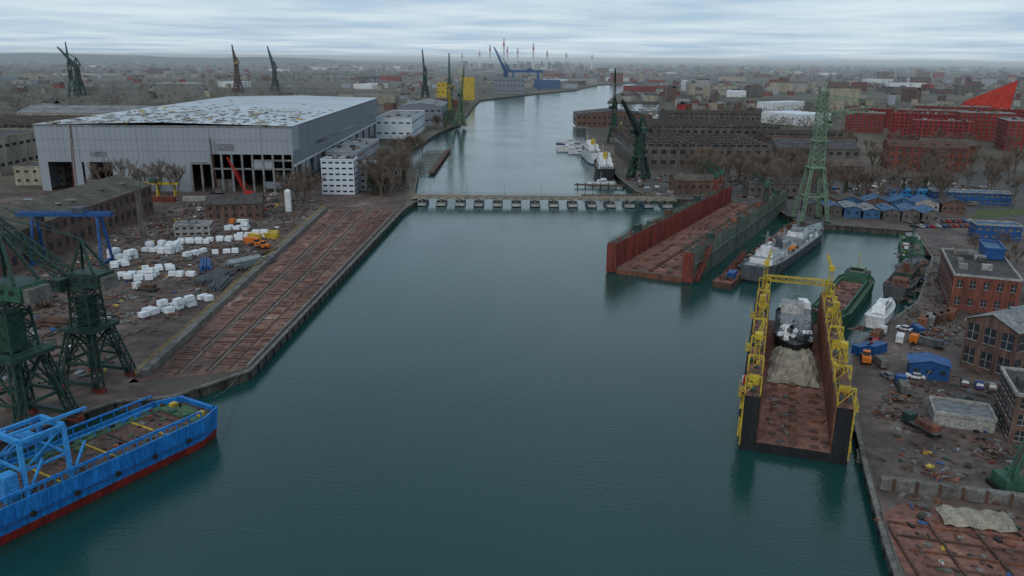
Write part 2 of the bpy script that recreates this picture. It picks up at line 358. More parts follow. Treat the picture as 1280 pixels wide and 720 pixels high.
def rz_(x_): return 38.5+1.7*(1-abs(x_-W_/2)/(W_/2))
for i in range(46): s.beam((1,4+i*7.4,rz_(1)+.06),(W_/2,4+i*7.4,rz_(W_/2)+.06),.18,'roofg',.08); s.beam((W_/2,4+i*7.4,rz_(W_/2)+.06),(W_-1,4+i*7.4,rz_(1)+.06),.18,'roofg',.08)
for i in range(520):
    x_=U(4,W_-4); y_=abs(random.gauss(0,.22))*D_
    if y_>D_-6: continue
    c=random.choice(['white','hallr','roofg','tarp','conc','conc','beige','roofb','yellow' if R()<.2 else 'conc','concd'])
    s.box((x_,y_,rz_(x_)+.15),(U(.6,3.6),U(.6,5),U(.15,.9)),c,U(-10,10))
for j in range(7):
    y_=10+j*26; x0=U(4,50); x1=min(x0+U(10,40),W_/2-1)
    s.face([(x0,y_,rz_(x0)+.14),(x1,y_,rz_(x1)+.14),(x1,y_+U(3,6),rz_(x1)+.14),(x0,y_+4,rz_(x0)+.14)],random.choice(['tarp','white','beige','conc']))
    a=U(W_/2+2,110); b2=a+U(8,34); s.face([(a,y_,rz_(a)+.14),(b2,y_,rz_(b2)+.14),(b2,y_+U(3,7),rz_(b2)+.14),(a,y_+5,rz_(a)+.14)],random.choice(['beige','white','roofg','conc']))
for i in range(60): s.beam((i*W_/60,-.4,rz_(i*W_/60)),(i*W_/60,-.4,rz_(i*W_/60)+1.2),.12,'yellow')
s.done()
building('white_office_building',-102,471,19,12,20,0,'hallr','flat','roofg',3.2,6,2.4,1.0,units=5)
building('office_annex',-92,490,14,20,15,0,'hallw','flat','roofd',3.2,4,2,1.3,units=4)
building('workshop_building',-113,575,20,90,17,0,'hallw','flat','roofg',5,3,3.4,1.6,units=10)
building('storage_hall',-118,860,36,120,20,0,'hallr','flat','roofg',7,2,4,1.4,units=8)
building('grey_warehouse',-110,1020,50,110,22,0,'hallw2','gable','roofg',7,2,4,2,gh=4)
building('brick_house',-138,394,26,13,7.5,10,'brickb','gable','roofd',3.5,2,1.3,1.6,gh=4,along='x')
building('site_office',-143,352,15,9,5,10,'conc','flat','roofg',3,2,1.6,1,units=2)
building('long_brick_hall',-201,320,34,170,14,0,'brickb','gable','roofm',6,2,3,3.4,gh=5)
building('beige_warehouse',-385,560,90,70,24,3,'beige','flat','roofd',8,2,5,2,units=8)
building('ribbed_warehouse',-430,700,140,110,20,3,'beige','saw','roofd',8,2,4,3,gh=4)
building('old_shed',-330,640,60,60,16,3,'brickb','gable','roofd',6,2,3,2,gh=5)
building('long_warehouse',-420,860,170,60,20,3,'beige','gable','roofg',8,2,4,2,gh=6,along='x')
building('grey_shed',-290,500,30,24,11,3,'beige','flat','roofd',5,2,2,1.6)
# ------------------------------------------------------------------ cranes
def portal_crane(name,x,y,rz,b=10,hp=14,ht=30,jib=38,elev=55,c='greend',c2='green',cab='orange',n=6,t=.5,cs=1,z=Z):
    s=B(name,(x,y,z),rz)
    for sx_ in (-1,1):
        for sy in (-1,1):
            s.box((sx_*b/2,sy*b/2,.6),(1.4,3.2,1.2),'redw')
            s.lattice((sx_*b/2,sy*b/2,1.2),(sx_*b*.27,sy*b*.27,hp),1.7,1.3,4,c,t*.6)
        s.beam((sx_*b/2,-b/2,1.8),(sx_*b/2,b/2,1.8),t*1.5,c)
        s.beam((sx_*b*.4,-b*.4,hp*.45),(sx_*b*.4,b*.4,hp*.45),t,c); s.beam((sx_*b*.4,-b*.4,hp*.45),(sx_*b*.28,b*.28,hp),t*.7,c); s.beam((sx_*b*.4,b*.4,hp*.45),(sx_*b*.28,-b*.28,hp),t*.7,c)
        s.beam((-b*.4,sx_*b*.4,hp*.45),(b*.4,sx_*b*.4,hp*.45),t,c); s.beam((-b*.4,sx_*b*.4,hp*.45),(b*.28,sx_*b*.28,hp),t*.7,c); s.beam((b*.4,sx_*b*.4,hp*.45),(-b*.28,sx_*b*.28,hp),t*.7,c)
    s.box((0,0,hp+.4),(b*.85,b*.85,.8),c)
    for q in (-1,1):
        s.rail((-b*.42,q*b*.42,hp+.8),(b*.42,q*b*.42,hp+.8),1.1,c2); s.rail((q*b*.42,-b*.42,hp+.8),(q*b*.42,b*.42,hp+.8),1.1,c2)
    s.lattice((0,0,hp),(0,0,ht),b*.5,b*.42,4,c,t*.75)
    s.box((0,0,hp+(ht-hp)*.45),(b*.3,b*.3,(ht-hp)*.7),c2)
    s.cyl((0,0,ht),b*.32,1,c,14)
    s.box((0,-b*.25,ht+2.6),(b*.5,b*.75,3.4),c2,top=c)
    s.box((0,-b*.65,ht+2),(b*.4,b*.18,3),'concd')
    for q in (-.5,0,.5):
        for e2 in (-1,1): s.box((e2*b*.26,-b*.25+q*b*.4,ht+2.8),(.15,1,1),'glass')
    s.box((cs*b*.38,b*.28,ht+1.6),(2.8,3.4,3.0),cab,top=c); s.box((cs*b*.38,b*.28+1.75,ht+2),(2.2,.2,1.3),'glass'); s.box((cs*(b*.38+1.45),b*.28,ht+2.1),(.2,2.4,1.2),'glass'); s.box((cs*b*.38,b*.28-1.75,ht+2.1),(1.6,.2,1.1),'glass')
    ap=(0,-b*.1,ht+b*1.1)
    for q in (-1,1):
        s.beam((q*b*.22,b*.2,ht+1),ap,t,c); s.beam((q*b*.22,-b*.5,ht+4.3),ap,t,c)
    e_=math.radians(elev); tip=(0,b*.25+jib*math.cos(e_),ht+1.5+jib*math.sin(e_))
    s.lattice((0,b*.25,ht+1.5),tip,b*.28,.9,max(6,int(jib/3.2)),c,t*.55)
    s.beam(ap,(0,b*.25+jib*.7*math.cos(e_),ht+1.5+jib*.7*math.sin(e_)+.5),t*.4,c)
    s.beam(ap,tip,t*.3,c)
    s.beam(tip,(0,tip[1],tip[2]-jib*.35),.12,'black'); s.box((0,tip[1],tip[2]-jib*.35-.6),(.8,.5,1.3),'yellow')
    for k2 in range(4):
        a=(-b*.3,-b*.3*(1 if k2%2 else -1),1+k2*(hp/4)); bb=(-b*.3,b*.3*(1 if k2%2 else -1),1+(k2+1)*(hp/4)); s.beam(a,bb,.5,c,.12)
    return s.done()
portal_crane('portal_crane',-104,157,72,b=13,hp=17,ht=29,jib=34,elev=30,cab='orange',t=.6,cs=-1)
portal_crane('portal_crane',-102,183,75,b=11,hp=14,ht=24,jib=38,elev=33,cab='greend',c2='greend',t=.55,cs=-1)
s=B('tower_crane',(150,398,Z),0)
for sx_ in (-1,1):
    for sy in (-1,1): s.lattice((sx_*6.5,sy*6.5,0),(sx_*3,sy*3,27),1.4,1.0,9,'greenl',.28); s.box((sx_*6.5,sy*6.5,.5),(2,4,1),'greend')
    s.beam((sx_*4.8,-4.8,13),(sx_*4.8,4.8,13),.5,'greenl'); s.beam((-4.8,sx_*4.8,13),(4.8,sx_*4.8,13),.5,'greenl')
s.lattice((0,0,26),(0,0,63),6,3.6,14,'greenl',.34)
s.box((0,0,27),(8,8,.5),'greenl'); s.box((0,0,40),(7,7,.3),'greenl'); s.rail((-3.5,-3.5,40),(3.5,-3.5,40),1.2,'greenl')
s.lattice((0,0,52),(26,10,55),2.6,1.6,9,'greenl',.26); s.lattice((0,0,61),(24,9,59),2,1.4,8,'greenl',.24)
s.lattice((0,0,58),(-8,-3,58.5),2.6,2.2,3,'greenl',.26); s.box((-8,-3,57),(3,3,3.2),'concd')
s.box((3,-2,49),(3,3,3),'greenl',top='roofd'); s.box((3,-3.6,49.3),(2.4,.15,1.3),'glass'); s.cyl((0,0,63),2.4,1,'greenl'); s.beam((0,0,64),(0,0,68),.3,'greenl')
s.beam((26,10,55),(24,9,59),.3,'greenl'); s.beam((22,8.4,54),(22,8.4,38),.14,'black')
s.done()
portal_crane('portal_crane',84,537,150,b=11,hp=15,ht=30,jib=38,elev=35,cab='greend',t=.8)
portal_crane('portal_crane',96,780,170,b=10,hp=14,ht=32,jib=38,elev=70,cab='greend',t=.9)
portal_crane('portal_crane',-73,934,5,b=12,hp=20,ht=44,jib=38,elev=75,c='green',c2='yellow',cab='yellow',t=.9)
portal_crane('portal_crane',-62,960,200,b=9,hp=14,ht=34,jib=34,elev=70,c='greenl',c2='green',cab='green',t=.9)
portal_crane('portal_crane',-168,1559,20,b=13,hp=24,ht=48,jib=45,elev=72,c='greend',c2='green',cab='green',t=1.3)
portal_crane('portal_crane',-550,1900,40,b=15,hp=24,ht=50,jib=55,elev=62,c='greend',c2='greend',cab='green',t=1.8)
portal_crane('portal_crane',-613,1830,50,b=14,hp=30,ht=60,jib=40,elev=80,c='rustd',c2='yellow',cab='yellow',t=2.0)
portal_crane('portal_crane',-817,1523,30,b=15,hp=28,ht=55,jib=60,elev=45,c='greend',c2='greend',cab='green',t=1.8)
portal_crane('portal_crane',-845,1600,60,b=15,hp=28,ht=55,jib=60,elev=35,c='greend',c2='greend',cab='green',t=1.8)
portal_crane('portal_crane',-20,2010,60,b=15,hp=28,ht=50,jib=60,elev=60,c='blued',c2='blued',cab='blued',t=1.8)
s=B('lattice_boom_crane',(94,135,Z),0)
for q in (-1,1): s.box((q*2,0,.5),(1.2,6,1),'black')
s.box((0,0,2),(4,5,2),'green'); s.box((1.5,2.2,2.4),(1.6,1.6,2),'green'); s.lattice((0,-1,2.5),(9,4,24),1.8,1.2,11,'green',.22); s.beam((-1,-2,3),(-1.5,-3,7),.3,'green'); s.beam((-1.5,-3,7),(9,4,24),.1,'black'); s.done()
s=B('blue_gantry_crane',(-170,300,Z),3)
for q in (-1,1):
    for r_ in (-1,1): s.beam((q*13,r_*5,0),(q*12,r_*1.5,18),.9,'blued')
    s.beam((q*13,-5,.6),(q*13,5,.6),1.0,'blued'); s.beam((q*12.6,-3.4,8),(q*12.6,3.4,8),.5,'blued')
for q in (-1.4,1.4): s.beam((-18,q,19),(17,q,19),.8,'blued',1.4)
s.box((5,0,20.7),(4,4,2),'greyd'); s.box((-10,0,17),(2.2,2.2,2.2),'glass'); s.rail((-18,-2,19.9),(17,-2,19.9),1,'blued'); s.done()
s=B('lattice_mast',(-152,322,Z),0); s.lattice((0,0,0),(0,0,26),1.8,1.2,14,'concd',.22); s.box((0,0,26.3),(3,1,.8),'greyd'); s.done()
s=B('yellow_gantry_beam',(-208,452,Z),0)
for q in (-16,-5,6,16): s.beam((q,-1.5,0),(q,0,7),.6,'yellow'); s.beam((q,1.5,0),(q,0,7),.6,'yellow')
s.box((0,0,7.5),(36,1.4,1.4),'yellow'); s.box((4,0,9),(4,2.5,2),'green'); s.done()
def crawler(x,y,rz,l,el,c='red'):
    s=B('crawler_crane',(x,y,Z),rz)
    for q in (-1,1): s.box((q*2.2,0,.6),(1.1,7,1.2),'black')
    s.box((0,-.5,2.3),(3.4,6,2.2),c); s.box((1.2,2.6,2.5),(1.3,1.6,1.9),c); s.box((1.2,3.42,2.7),(1.1,.1,1.1),'glass'); s.box((0,-3.8,2.2),(3.6,1.2,1.8),'concd')
    e_=math.radians(el); s.lattice((0,2,2),(0,2+l*math.cos(e_),2+l*math.sin(e_)),1.4,.6,int(l/2.5),c,.16); s.beam((0,-3,3),(0,2+l*math.cos(e_),2+l*math.sin(e_)),.1,c); s.done()
crawler(-247,448,10,38,82,'rust'); crawler(-150,452,60,24,55); crawler(-172,462,30,30,80,'rustd')
s=B('white_silo',(-116,409,Z)); s.cyl((0,0,0),1.7,11,'white',16); s.cyl((0,0,11),1.7,.8,'white',16,.6); s.cyl((0,0,0),2.2,.5,'concd',16); s.beam((1.8,0,0),(1.8,0,11.5),.2,'greyd'); s.done()
# ------------------------------------------------------------------ pontoon bridge
s=B('pontoon_bridge',(0,0,0))
x0,x1,yb=-57,92,450
s.box(((x0+x1)/2,yb,4.0),(x1-x0,8,.5),'concd',top='concd')
for q in (-4.1,4.1):
    s.box(((x0+x1)/2,yb+q,4.3),(x1-x0,.3,1.2),'tarp'); s.rail((x0,yb+q,4.9),(x1,yb+q,4.9),1.2,'tarp',60,.14)
for i in range(14):
    xx=x0+6+i*10.6; s.box((xx,yb,.9),(5.6,13,1.5),'greyship' if i%3 else 'bluer',top='roofg'); s.box((xx,yb,2.9),(1,8,2.0),'concd'); s.box((xx,yb-6.8,1.0),(4.4,1.6,1.1),'conc',ty=.5)
for i in range(28): s.beam((x0+3+i*5.3,yb-4.35,3.7),(x0+5.6+i*5.3,yb-4.35,4.9),.2,'roofm')
for i in range(7): s.beam((x0+10+i*21,yb+3.5,4.2),(x0+10+i*21,yb+3.5,11),.16,'concd')
s.done()
# ------------------------------------------------------------------ ships
def hull(s,L_,W2,D,prof,hm_,bm_,dm,bul=1.0,wl=1.2,flare=.86,sheer=0.0,n=24,im=None):
    st=[]
    for i in range(n+1):
        t=i/n; w_=max(.15,prof(t)*W2/2); y=-L_/2+L_*t; zs=D+sheer*(abs(t-.5)*2)**3
        ii=max(.05,w_-.35)
        st.append([(-w_*flare*.9,y*.985,-1),(-w_*flare,y*.99,wl),(-w_,y,zs+bul),(-ii,y,zs+bul),(-ii,y,zs),(ii,y,zs),(ii,y,zs+bul),(w_,y,zs+bul),(w_*flare,y*.99,wl),(w_*flare*.9,y*.985,-1)])
    ms=[bm_,hm_,hm_,im or hm_,dm,im or hm_,hm_,hm_,bm_]
    for i in range(n):
        for j in range(9): s.face([st[i][j],st[i+1][j],st[i+1][j+1],st[i][j+1]],ms[j])
    for k2 in (0,n):
        q=st[k2]; s.face([q[0],q[1],q[8],q[9]],bm_); s.face([q[1],q[2],q[7],q[8]],hm_); s.face([q[3],q[4],q[5],q[6]],hm_)
def pbow(t,a=.25,b2=.06):
    if t>1-a: return max(0,1-((t-(1-a))/a)**2.2)
    if t<b2: return .72+.28*(t/b2)
    return 1
s=B('blue_supply_ship',(-69.3-.5*38.5,161-.866*38.5,0),-30)
LB,WB=80,16.5
hull(s,LB,WB,5.4,lambda t: (1 if t<.93 else 1-.30*((t-.93)/.07)) ,'blue','hullred','deckb',bul=1.5,wl=1.9,flare=.93,n=30)
s.box((0,4,5.48),(11,58,.12),'deckb')
for y_ in (-18,-6,5,16,27): s.box((0,y_,5.62),(11.4,.4,.2),'yellow'); s.box((0,y_+5,5.6),(9.5,.3,.16),'black')
s.box((-6.5,5,5.6),(2.2,62,.3),'deckg'); s.box((6.5,5,5.6),(2.2,62,.3),'deckg'); s.box((0,36.2,5.7),(12.6,4.5,.4),'deckg')
for q in (-1,1):
    s.beam((q*7.9,-36,8.5),(q*7.9,34,8.5),.35,'blue',.35)
    s.beam((q*5.6,-36,7.0),(q*5.6,32,7.0),.26,'bluel',.26)
    for i in range(24):
        yy=-35+i*3; s.beam((q*8.0,yy,6.5),(q*7.9,yy,8.5),.2,'blue'); s.beam((q*5.6,yy,5.5),(q*5.6,yy,7.0),.16,'bluel'); s.box((q*6.8,yy+1.4,6.0),(.8,1.0,.5),random.choice(['blue','deckg','black','rustd','deckg']))
    s.box((q*8.35,0,3.6),(.25,74,.3),'blued')
    for i in range(9): s.tube((q*8.45,-34+i*8,3.8),(q*8.8,-34+i*8,3.8),.55,'tyre',10)
    s.box((q*4.4,36.6,6.3),(1.2,1.4,.8),'yellow'); s.cyl((q*3.0,37.2,5.9),.3,.8,'black',8); s.box((q*2,34.5,6.1),(1.2,1.2,.7),'green')
s.beam((-5.4,38.9,7.1),(5.4,38.9,7.1),.4,'blue')
for yy in (-1,7):
    for q in (-1,1): s.beam((q*5.5,yy,5.4),(q*3.6,yy+1,15),.7,'bluel'); s.beam((q*5.5,yy,5.4),(q*4.6,yy+4.0,11),.4,'bluel')
    s.beam((-3.6,yy+1,15),(3.6,yy+1,15),.8,'bluel',1.0); s.beam((-4.6,yy+.5,10),(4.6,yy+.5,10),.45,'bluel'); s.beam((-4.6,yy+.5,10),(3.6,yy+1,15),.3,'bluel')
for q in (-3.6,3.6): s.beam((q,0,15),(q,8,15),.7,'bluel'); s.beam((q*1.25,-.5,10),(q*1.25,7.5,10),.4,'bluel'); s.beam((q*1.25,-.5,10),(q,8,15),.26,'bluel')
s.beam((0,0,15.4),(3,13,16.5),.5,'bluel'); s.beam((-2,1,15.4),(-2,-8,12),.45,'bluel'); s.box((0,3,13.5),(2.6,2.6,2),'bluel'); s.box((4,-3,8),(2.4,2.4,5),'bluel'); s.box((4,-1.75,9.2),(1.8,.1,1.2),'glass')
s.box((-2,-16,6.6),(4,6,2),'bluel'); s.box((2.5,-12,6.2),(2.5,3,1.4),'greend'); s.cyl((-3,14,5.5),1,.7,'deckg',10)
for i in range(80): s.box((U(-5,5),U(-30,32),5.65),(U(.2,1.1),U(.2,1.4),U(.2,.5)),random.choice(['rust','black','deckg','rustd','concd','greyd']),U(0,90))
s.box((0,-34,10),(12,10,10),'white')
s.done()
s=B('mooring_rope'); pp=Vector((-66,164,7)); e_=Vector((-69,192,2.8))
for i in range(8):
    a=pp.lerp(e_,i/8); b2=pp.lerp(e_,(i+1)/8); a.z-=1.2*math.sin(math.pi*i/8); b2.z-=1.2*math.sin(math.pi*(i+1)/8); s.tube(a,b2,.07,'concd',4)
s.done()
s=B('grey_naval_ship',(119,334,0),-33)
hull(s,108,13,4.2,lambda t:min(pbow(t,.3,.12),1),'greyd','black','greyship',bul=.7,wl=.8,sheer=1.8,n=28)
s.box((0,-37,5.8),(8.5,14,3.2),'white',top='greyship'); s.box((0,-36,8.5),(6.5,9,2.4),'white',top='conc'); s.box((0,-31.4,8.8),(6,.2,1),'glass'); s.box((0,-38,10.4),(3.6,4,1.5),'white')
s.box((0,-16,5.6),(7.5,20,2.8),'white',top='greyship'); s.box((0,-14,8),(4.6,9,2.2),'greyship'); s.cyl((0,-20,7),1.5,4,'greyd',12,1.2)
s.box((0,8,5.6),(8.5,12,2.9),'greyship'); s.box((0,9,8.2),(6.5,8,2.2),'white',top='greyship'); s.box((0,13.1,8.5),(6,.2,1),'glass'); s.box((0,8,10.1),(4,4,1.3),'greyship')
s.box((0,26,5.2),(5,7,2),'greyship'); s.cyl((0,35,4.4),1.8,1.6,'greyship'); s.beam((0,36,5.6),(0,40,6.2),.3,'greyd')
for y_,h in ((-38,17),(-13,14),(9,18)):
    s.lattice((0,y_,9),(0,y_,h),1.0,.4,5,'greyship',.13); s.beam((-2.4,y_,h-2),(2.4,y_,h-2),.15,'greyship')
for i in range(90):
    s.box((U(-5,5),U(-48,40),5),(U(.4,1.6),U(.4,1.6),U(.6,1.4)),random.choice(['white','greyd','greyship','rustd','concd']))
for q in (-1,1):
    s.rail((q*5.9,-45,4.9),(q*6,22,4.9),1,'white',22,.07); s.tube((q*4.8,-20,7.3),(q*4.8,-14,7.3),.8,'orange' if q>0 else 'white')
    for i in range(14): s.box((q*4.3,-43+i*2.4 if i<6 else -40+i*2.4,6),(.1,.6,.6),'glass')
s.done()
def dock(name,cx,cy,rz,L_,W2,wt,h,inner,outer,top,deck,end,fr):
    s=B(name,(cx,cy,0),rz)
    s.box((0,0,.6),(W2,L_,3.2),outer,top=deck)
    for q in (-1,1):
        xx=q*(W2/2-wt/2)
        s.box((xx,0,2.2+(h-2.2)/2),(wt,L_,h-2.2),outer,top=top)
        s.box((q*(W2/2-wt-.06),0,2.2+(h-2.2)/2),(.12,L_-.6,h-2.3),inner)
        n=int(L_/4)
        for i in range(n+1):
            yy=-L_/2+.5+(L_-1)*i/n
            s.box((q*(W2/2+.1),yy,h/2+.8),(.25,.35,h-1.8),outer); s.box((q*(W2/2-wt-.2),yy,h/2+1.2),(.2,.3,h-2.8),inner)
        s.box((q*(W2/2+.4),0,h*.62),(.8,L_,.2),outer)
        for e_ in (-1,1): s.box((xx,e_*(L_/2+.06),h*.5),(wt+.02,.12,h-.6),end)
        for e2 in (-1,1): s.rail((xx+e2*wt/2*.9,-L_/2,h),(xx+e2*wt/2*.9,L_/2,h),1.1,fr,int(L_/3.5),.10)
        s.beam((xx,-L_/2,h+.15),(xx,L_/2,h+.15),.25,'rustd')
    for i in range(int(L_/4)):
        yy=-L_/2+2+i*4; s.box((0,yy,2.6),(1.2,2.4,.8),random.choice(['rustd','rust','deckb']))
        for q in (-1,1):
            if R()<.75: s.box((q*W2*.2,yy+U(-1,1),2.4),(1.5,1,.5),random.choice(['rustd','rust','deckb']))
    for i in range(int(L_*.6)): s.box((U(-1,1)*(W2/2-wt-1),U(-.5,.5)*L_,2.35),(U(.3,1.6),U(.3,1.8),U(.2,.8)),random.choice(['rustd','rust','deckb','concd','greyd']),U(0,90))
    return s
s=dock('large_floating_dock',94,370.5,-29,173,34,3.6,12.0,'redw','dockg','roofb','rustfloor','redw','green')
for q in (-1,1):
    xx=q*15.2
    for y_ in (-60,-20,25,66): s.box((xx,y_,13.3),(2.6,4.4,2.4),'greend' if R()<.5 else 'rust',top='roofd'); s.box((xx-1.32*q,y_,13.5),(.1,2.6,.9),'glass')
    for i in range(60): s.box((xx+U(-1.2,1.2),U(-84,84),12.4),(U(.4,1.4),U(.4,2.2),U(.4,1.2)),random.choice(['rust','green','redw','concd','rustd','dockg']))
for q,y_,el in ((-15.2,70,40),(-15.2,58,35),(15.2,40,30)):
    s.lattice((q,y_,12),(q,y_,20),2.0,1.6,4,'redw' if q<0 else 'greend',.25); s.box((q,y_,21),(2.6,3.4,2.2),'green'); s.lattice((q,y_,22),(q-6,y_-11,28),1.2,.5,6,'green',.18)
s.lattice((18.5,-86,1.6),(18.5,-70,11.5),1.5,1.5,8,'redw',.25); s.box((-15.2,-87,5.8),(4,.5,11),'redw'); s.box((15.2,-87,5.6),(4,.5,10),'redw')
s.box((0,-86.8,.6),(26,.4,2.6),'rust')
# stiffened green frames on the right hand wall
for i in range(22): s.beam((17.6,-80+i*7.6,11.8),(19.2,-80+i*7.6,7.5),.25,'green'); s.beam((13.3,-80+i*7.6,2.4),(13.3,-80+i*7.6,11.8),.3,'greend')
s.done()
s=B('work_pontoon',(0,0,0))
pa,pb=Vector((73.5,283,0)),Vector((140,396,0)); d=(pb-pa).normalized(); nr=Vector((d.y,-d.x,0))
s.prism([(pa+nr*7).to_2d()[:],(pb+nr*7).to_2d()[:],pb.to_2d()[:],pa.to_2d()[:]],-.5,2.2,'rustd','rustfloor')
for i in range(110):
    p=pa.lerp(pb,U(.02,.98))+nr*U(.8,6.2); s.box((p.x,p.y,2.2+.6),(U(.5,2.4),U(.5,2.6),U(.4,1.8)),random.choice(['rust','redw','greend','concd','rustd','rustd','conc','deckb']),U(0,90))
s.lattice((80,291,2.2),(94,315,5.5),1.4,1.4,9,'redw',.2)
s.box((82,288,3.4),(2.6,5,2.4),'blued',-31); s.done()
s=dock('yellow_floating_dock',73.0,193.8,-18.3,88,21.5,3.3,12.5,'rust','black','rustfloor','rustfloor','black','yellow')
for q in (-1,1):
    xx=q*9.1
    for y_ in (-43,-30,-16,-2,12,26,40):
        s.beam((xx-1.6,y_,12.5),(xx-1.6,y_,16.5),.28,'yellow'); s.beam((xx+1.6,y_,12.5),(xx+1.6,y_,16.5),.28,'yellow'); s.beam((xx-1.6,y_,16.5),(xx+1.6,y_,16.5),.35,'yellow'); s.beam((xx-1.6,y_,12.5),(xx+1.6,y_,16.5),.16,'yellow')
    for y_ in (-36,-6,22):
        s.box((xx,y_,13.8),(2.2,3.4,2.5),'yellow',top='rustd'); s.box((xx-q*1.12,y_,14.1),(.08,2.2,.9),'glass')
        s.box((xx+q*2.3,y_,10),(1.4,6,.3),'yellow'); s.rail((xx+q*2.9,y_-3,10.2),(xx+q*2.9,y_+3,10.2),1.1,'yellow')
    for i in range(90): s.box((xx+U(-1.3,1.3),U(-42,42),12.9),(U(.3,1.1),U(.3,1.6),U(.3,1.0)),random.choice(['rust','green','rustd','concd','yellow','greend','rust','greyd']))
    for y_,n_ in ((38,11),(8,8),(-24,8)):
        s.lattice((xx,y_,12.5),(xx,y_,12.5+n_*.8),1.2,1.0,4,'yellow',.16); s.lattice((xx,y_,12.5+n_*.8),(xx-q*1,y_+8,13+n_),.9,.4,5,'yellow',.14); s.box((xx,y_-1,13.2+n_*.8),(1.6,1.6,1.4),'yellow')
    for k2 in range(4): s.beam((xx+q*2.2,-42+6*(k2%2),2+k2*2.6),(xx+q*2.2,-36-6*(k2%2),4.6+k2*2.6),.5,'yellow',.12)
    s.beam((xx+q*1.7,-44,1),(xx+q*1.7,-44,12.5),.3,'yellow')
s.lattice((-9,41,16.5),(9,41,16.5),1.5,1.5,10,'yellow',.24); s.lattice((-9,41,12.5),(-9,41,17),1.5,1.5,2,'yellow',.22); s.lattice((9,41,12.5),(9,41,17),1.5,1.5,2,'yellow',.22)
s.box((-11,-30,10.5),(1,2,1.6),'red'); s.box((-11.3,-27,9.5),(1,1.6,1),'white')
s.done()
s=B('docked_vessel',(73.0+.314*20,193.8+.949*20,3),-18.3)
hull(s,36,10.5,4.5,lambda t:pbow(1-t,.35,.1),'black','black','greyd',bul=.8,wl=.6,sheer=.8)
s.box((0,3,7),(8,15,4),'greyship',top='roofg'); s.box((-1,4,10),(6,8,2.6),'conc',ty=.8); s.box((-1.5,-5.5,6.3),(5,5,2.2),'wrap',tx=.7,ty=.6); s.box((2.2,9,9.8),(3.4,5,2),'wrap',10,tx=.7)
s.box((2,-9,6),(3,4,1.8),'greyd'); s.beam((0,2,10),(0,2,17),.3,'greyship'); s.beam((-2,2,14.5),(2,2,14.5),.2,'greyship')
for i in range(46): s.box((U(-4,4),U(-13,14),5.7+U(0,3)),(U(.4,1.6),U(.4,1.6),U(.6,1.6)),random.choice(['greyd','wrap','greyship','concd','black','wrap']),U(0,90),tx=.8)
s.done()
s=B('tarpaulin_cover',(73.0,193.8,2.3),-18.3)
gx,gy=14,16; P_={}
for i in range(gx+1):
    for j in range(gy+1):
        x_=-6.2+12.4*i/gx; y_=-9+17*j/gy
        z_=5.2*(1-abs(x_/6.6)**3)*(min(1,(j/gy)*1.5))**.7+.35*math.sin(x_*2.2+y_*.7)+U(-.12,.12)
        P_[i,j]=(x_+U(-.2,.2),y_+U(-.2,.2),max(.15,z_))
for i in range(gx):
    for j in range(gy): s.face([P_[i,j],P_[i+1,j],P_[i+1,j+1],P_[i,j+1]],'tarp')
s.done()
s=B('dock_gangway',(0,0,0)); s.box((75.5,146,2.2),(7,7,.5),'roofm',-18); s.beam((71,148,5),(76,146,2.8),1.2,'roofm',.2); s.box((75,150,1),(6,3,1.8),'concd',-18); s.done()
s=B('green_barge',(113,261,0),-32)
hull(s,60,12.5,4,lambda t:1 if .05<t<.88 else (.85 if t<=.05 else 1-.5*((t-.88)/.12)),'green','black','deckg',bul=.5,wl=.4,sheer=.6,flare=.93)
for q in (-1,1):
    s.box((q*4.3,-4,4.9),(.5,42,1.5),'green')
    for i in range(14): s.box((q*4.7,-24+i*3.1,4.9),(.4,.2,1.4),'greend')
for q in (-25,17): s.box((0,q,4.9),(9,.5,1.5),'green')
s.box((0,-4,4.2),(8.2,41,.3),'rustfloor')
for i in range(30): s.box((U(-3.5,3.5),U(-22,14),4.5),(U(.4,2),U(.4,2),U(.2,.6)),random.choice(['rust','rustd','deckb']),U(0,90))
s.box((0,23,5.6),(8,6.5,3),'green',top='roofd'); s.box((0,23,8),(5,4,2),'greenl'); s.box((0,20.9,8.2),(4.4,.1,1),'glass'); s.beam((0,23,9),(0,23,14),.25,'yellow')
for i in range(34): s.box((U(-5,5),random.choice([U(-29,-25.5),U(18,28)]),4.8),(U(.4,1.2),U(.4,1.4),U(.4,1)),random.choice(['green','rust','rustd','concd']),U(0,90))
s.done()
s=B('old_patrol_vessel',(148.5,290,0),-34)
hull(s,58,9.5,3.8,lambda t:pbow(t,.3,.08),'greyd','rustd','greyd',bul=.5,wl=.6,sheer=1.2)
s.box((0,-4,5.4),(6,18,3),'greend',top='rustd'); s.box((0,0,7.8),(4.5,8,2.2),'greyd'); s.box((0,-18,5),(5,6,2),'rust'); s.cyl((0,14,4.2),1.4,1.4,'greyd'); s.lattice((0,-2,8.8),(0,-2,15),1.3,.5,5,'greyd',.16); s.cyl((0,-9,6.8),1.1,3,'rust')
for i in range(60): s.box((U(-4,4),U(-26,20),4.6),(U(.4,1.6),U(.4,1.6),U(.5,1.4)),random.choice(['greyd','rust','rustd','concd','roofm']),U(0,90))
s.done()
s=B('green_work_barge',(176,345,0),-24)
hull(s,40,9,2.6,lambda t:1,'green','black','deckg',bul=.4,wl=.4,n=6); s.box((0,8,4.2),(5,9,3),'green',top='roofg'); s.lattice((0,-4,3),(0,-4,12),1.2,1,5,'greend',.18)
for i in range(34): s.box((U(-3,3),U(-18,18),3.2),(U(.6,2),U(.6,3),U(.5,1.6)),random.choice(['green','rust','greend','concd','white']),U(0,90))
s.done()
s=B('white_motor_yacht',(114,235,Z+1.8),-35)
hull(s,25,6,2.6,lambda t:pbow(t,.45,.05),'white','green','white',bul=.3,wl=-.2,sheer=.6)
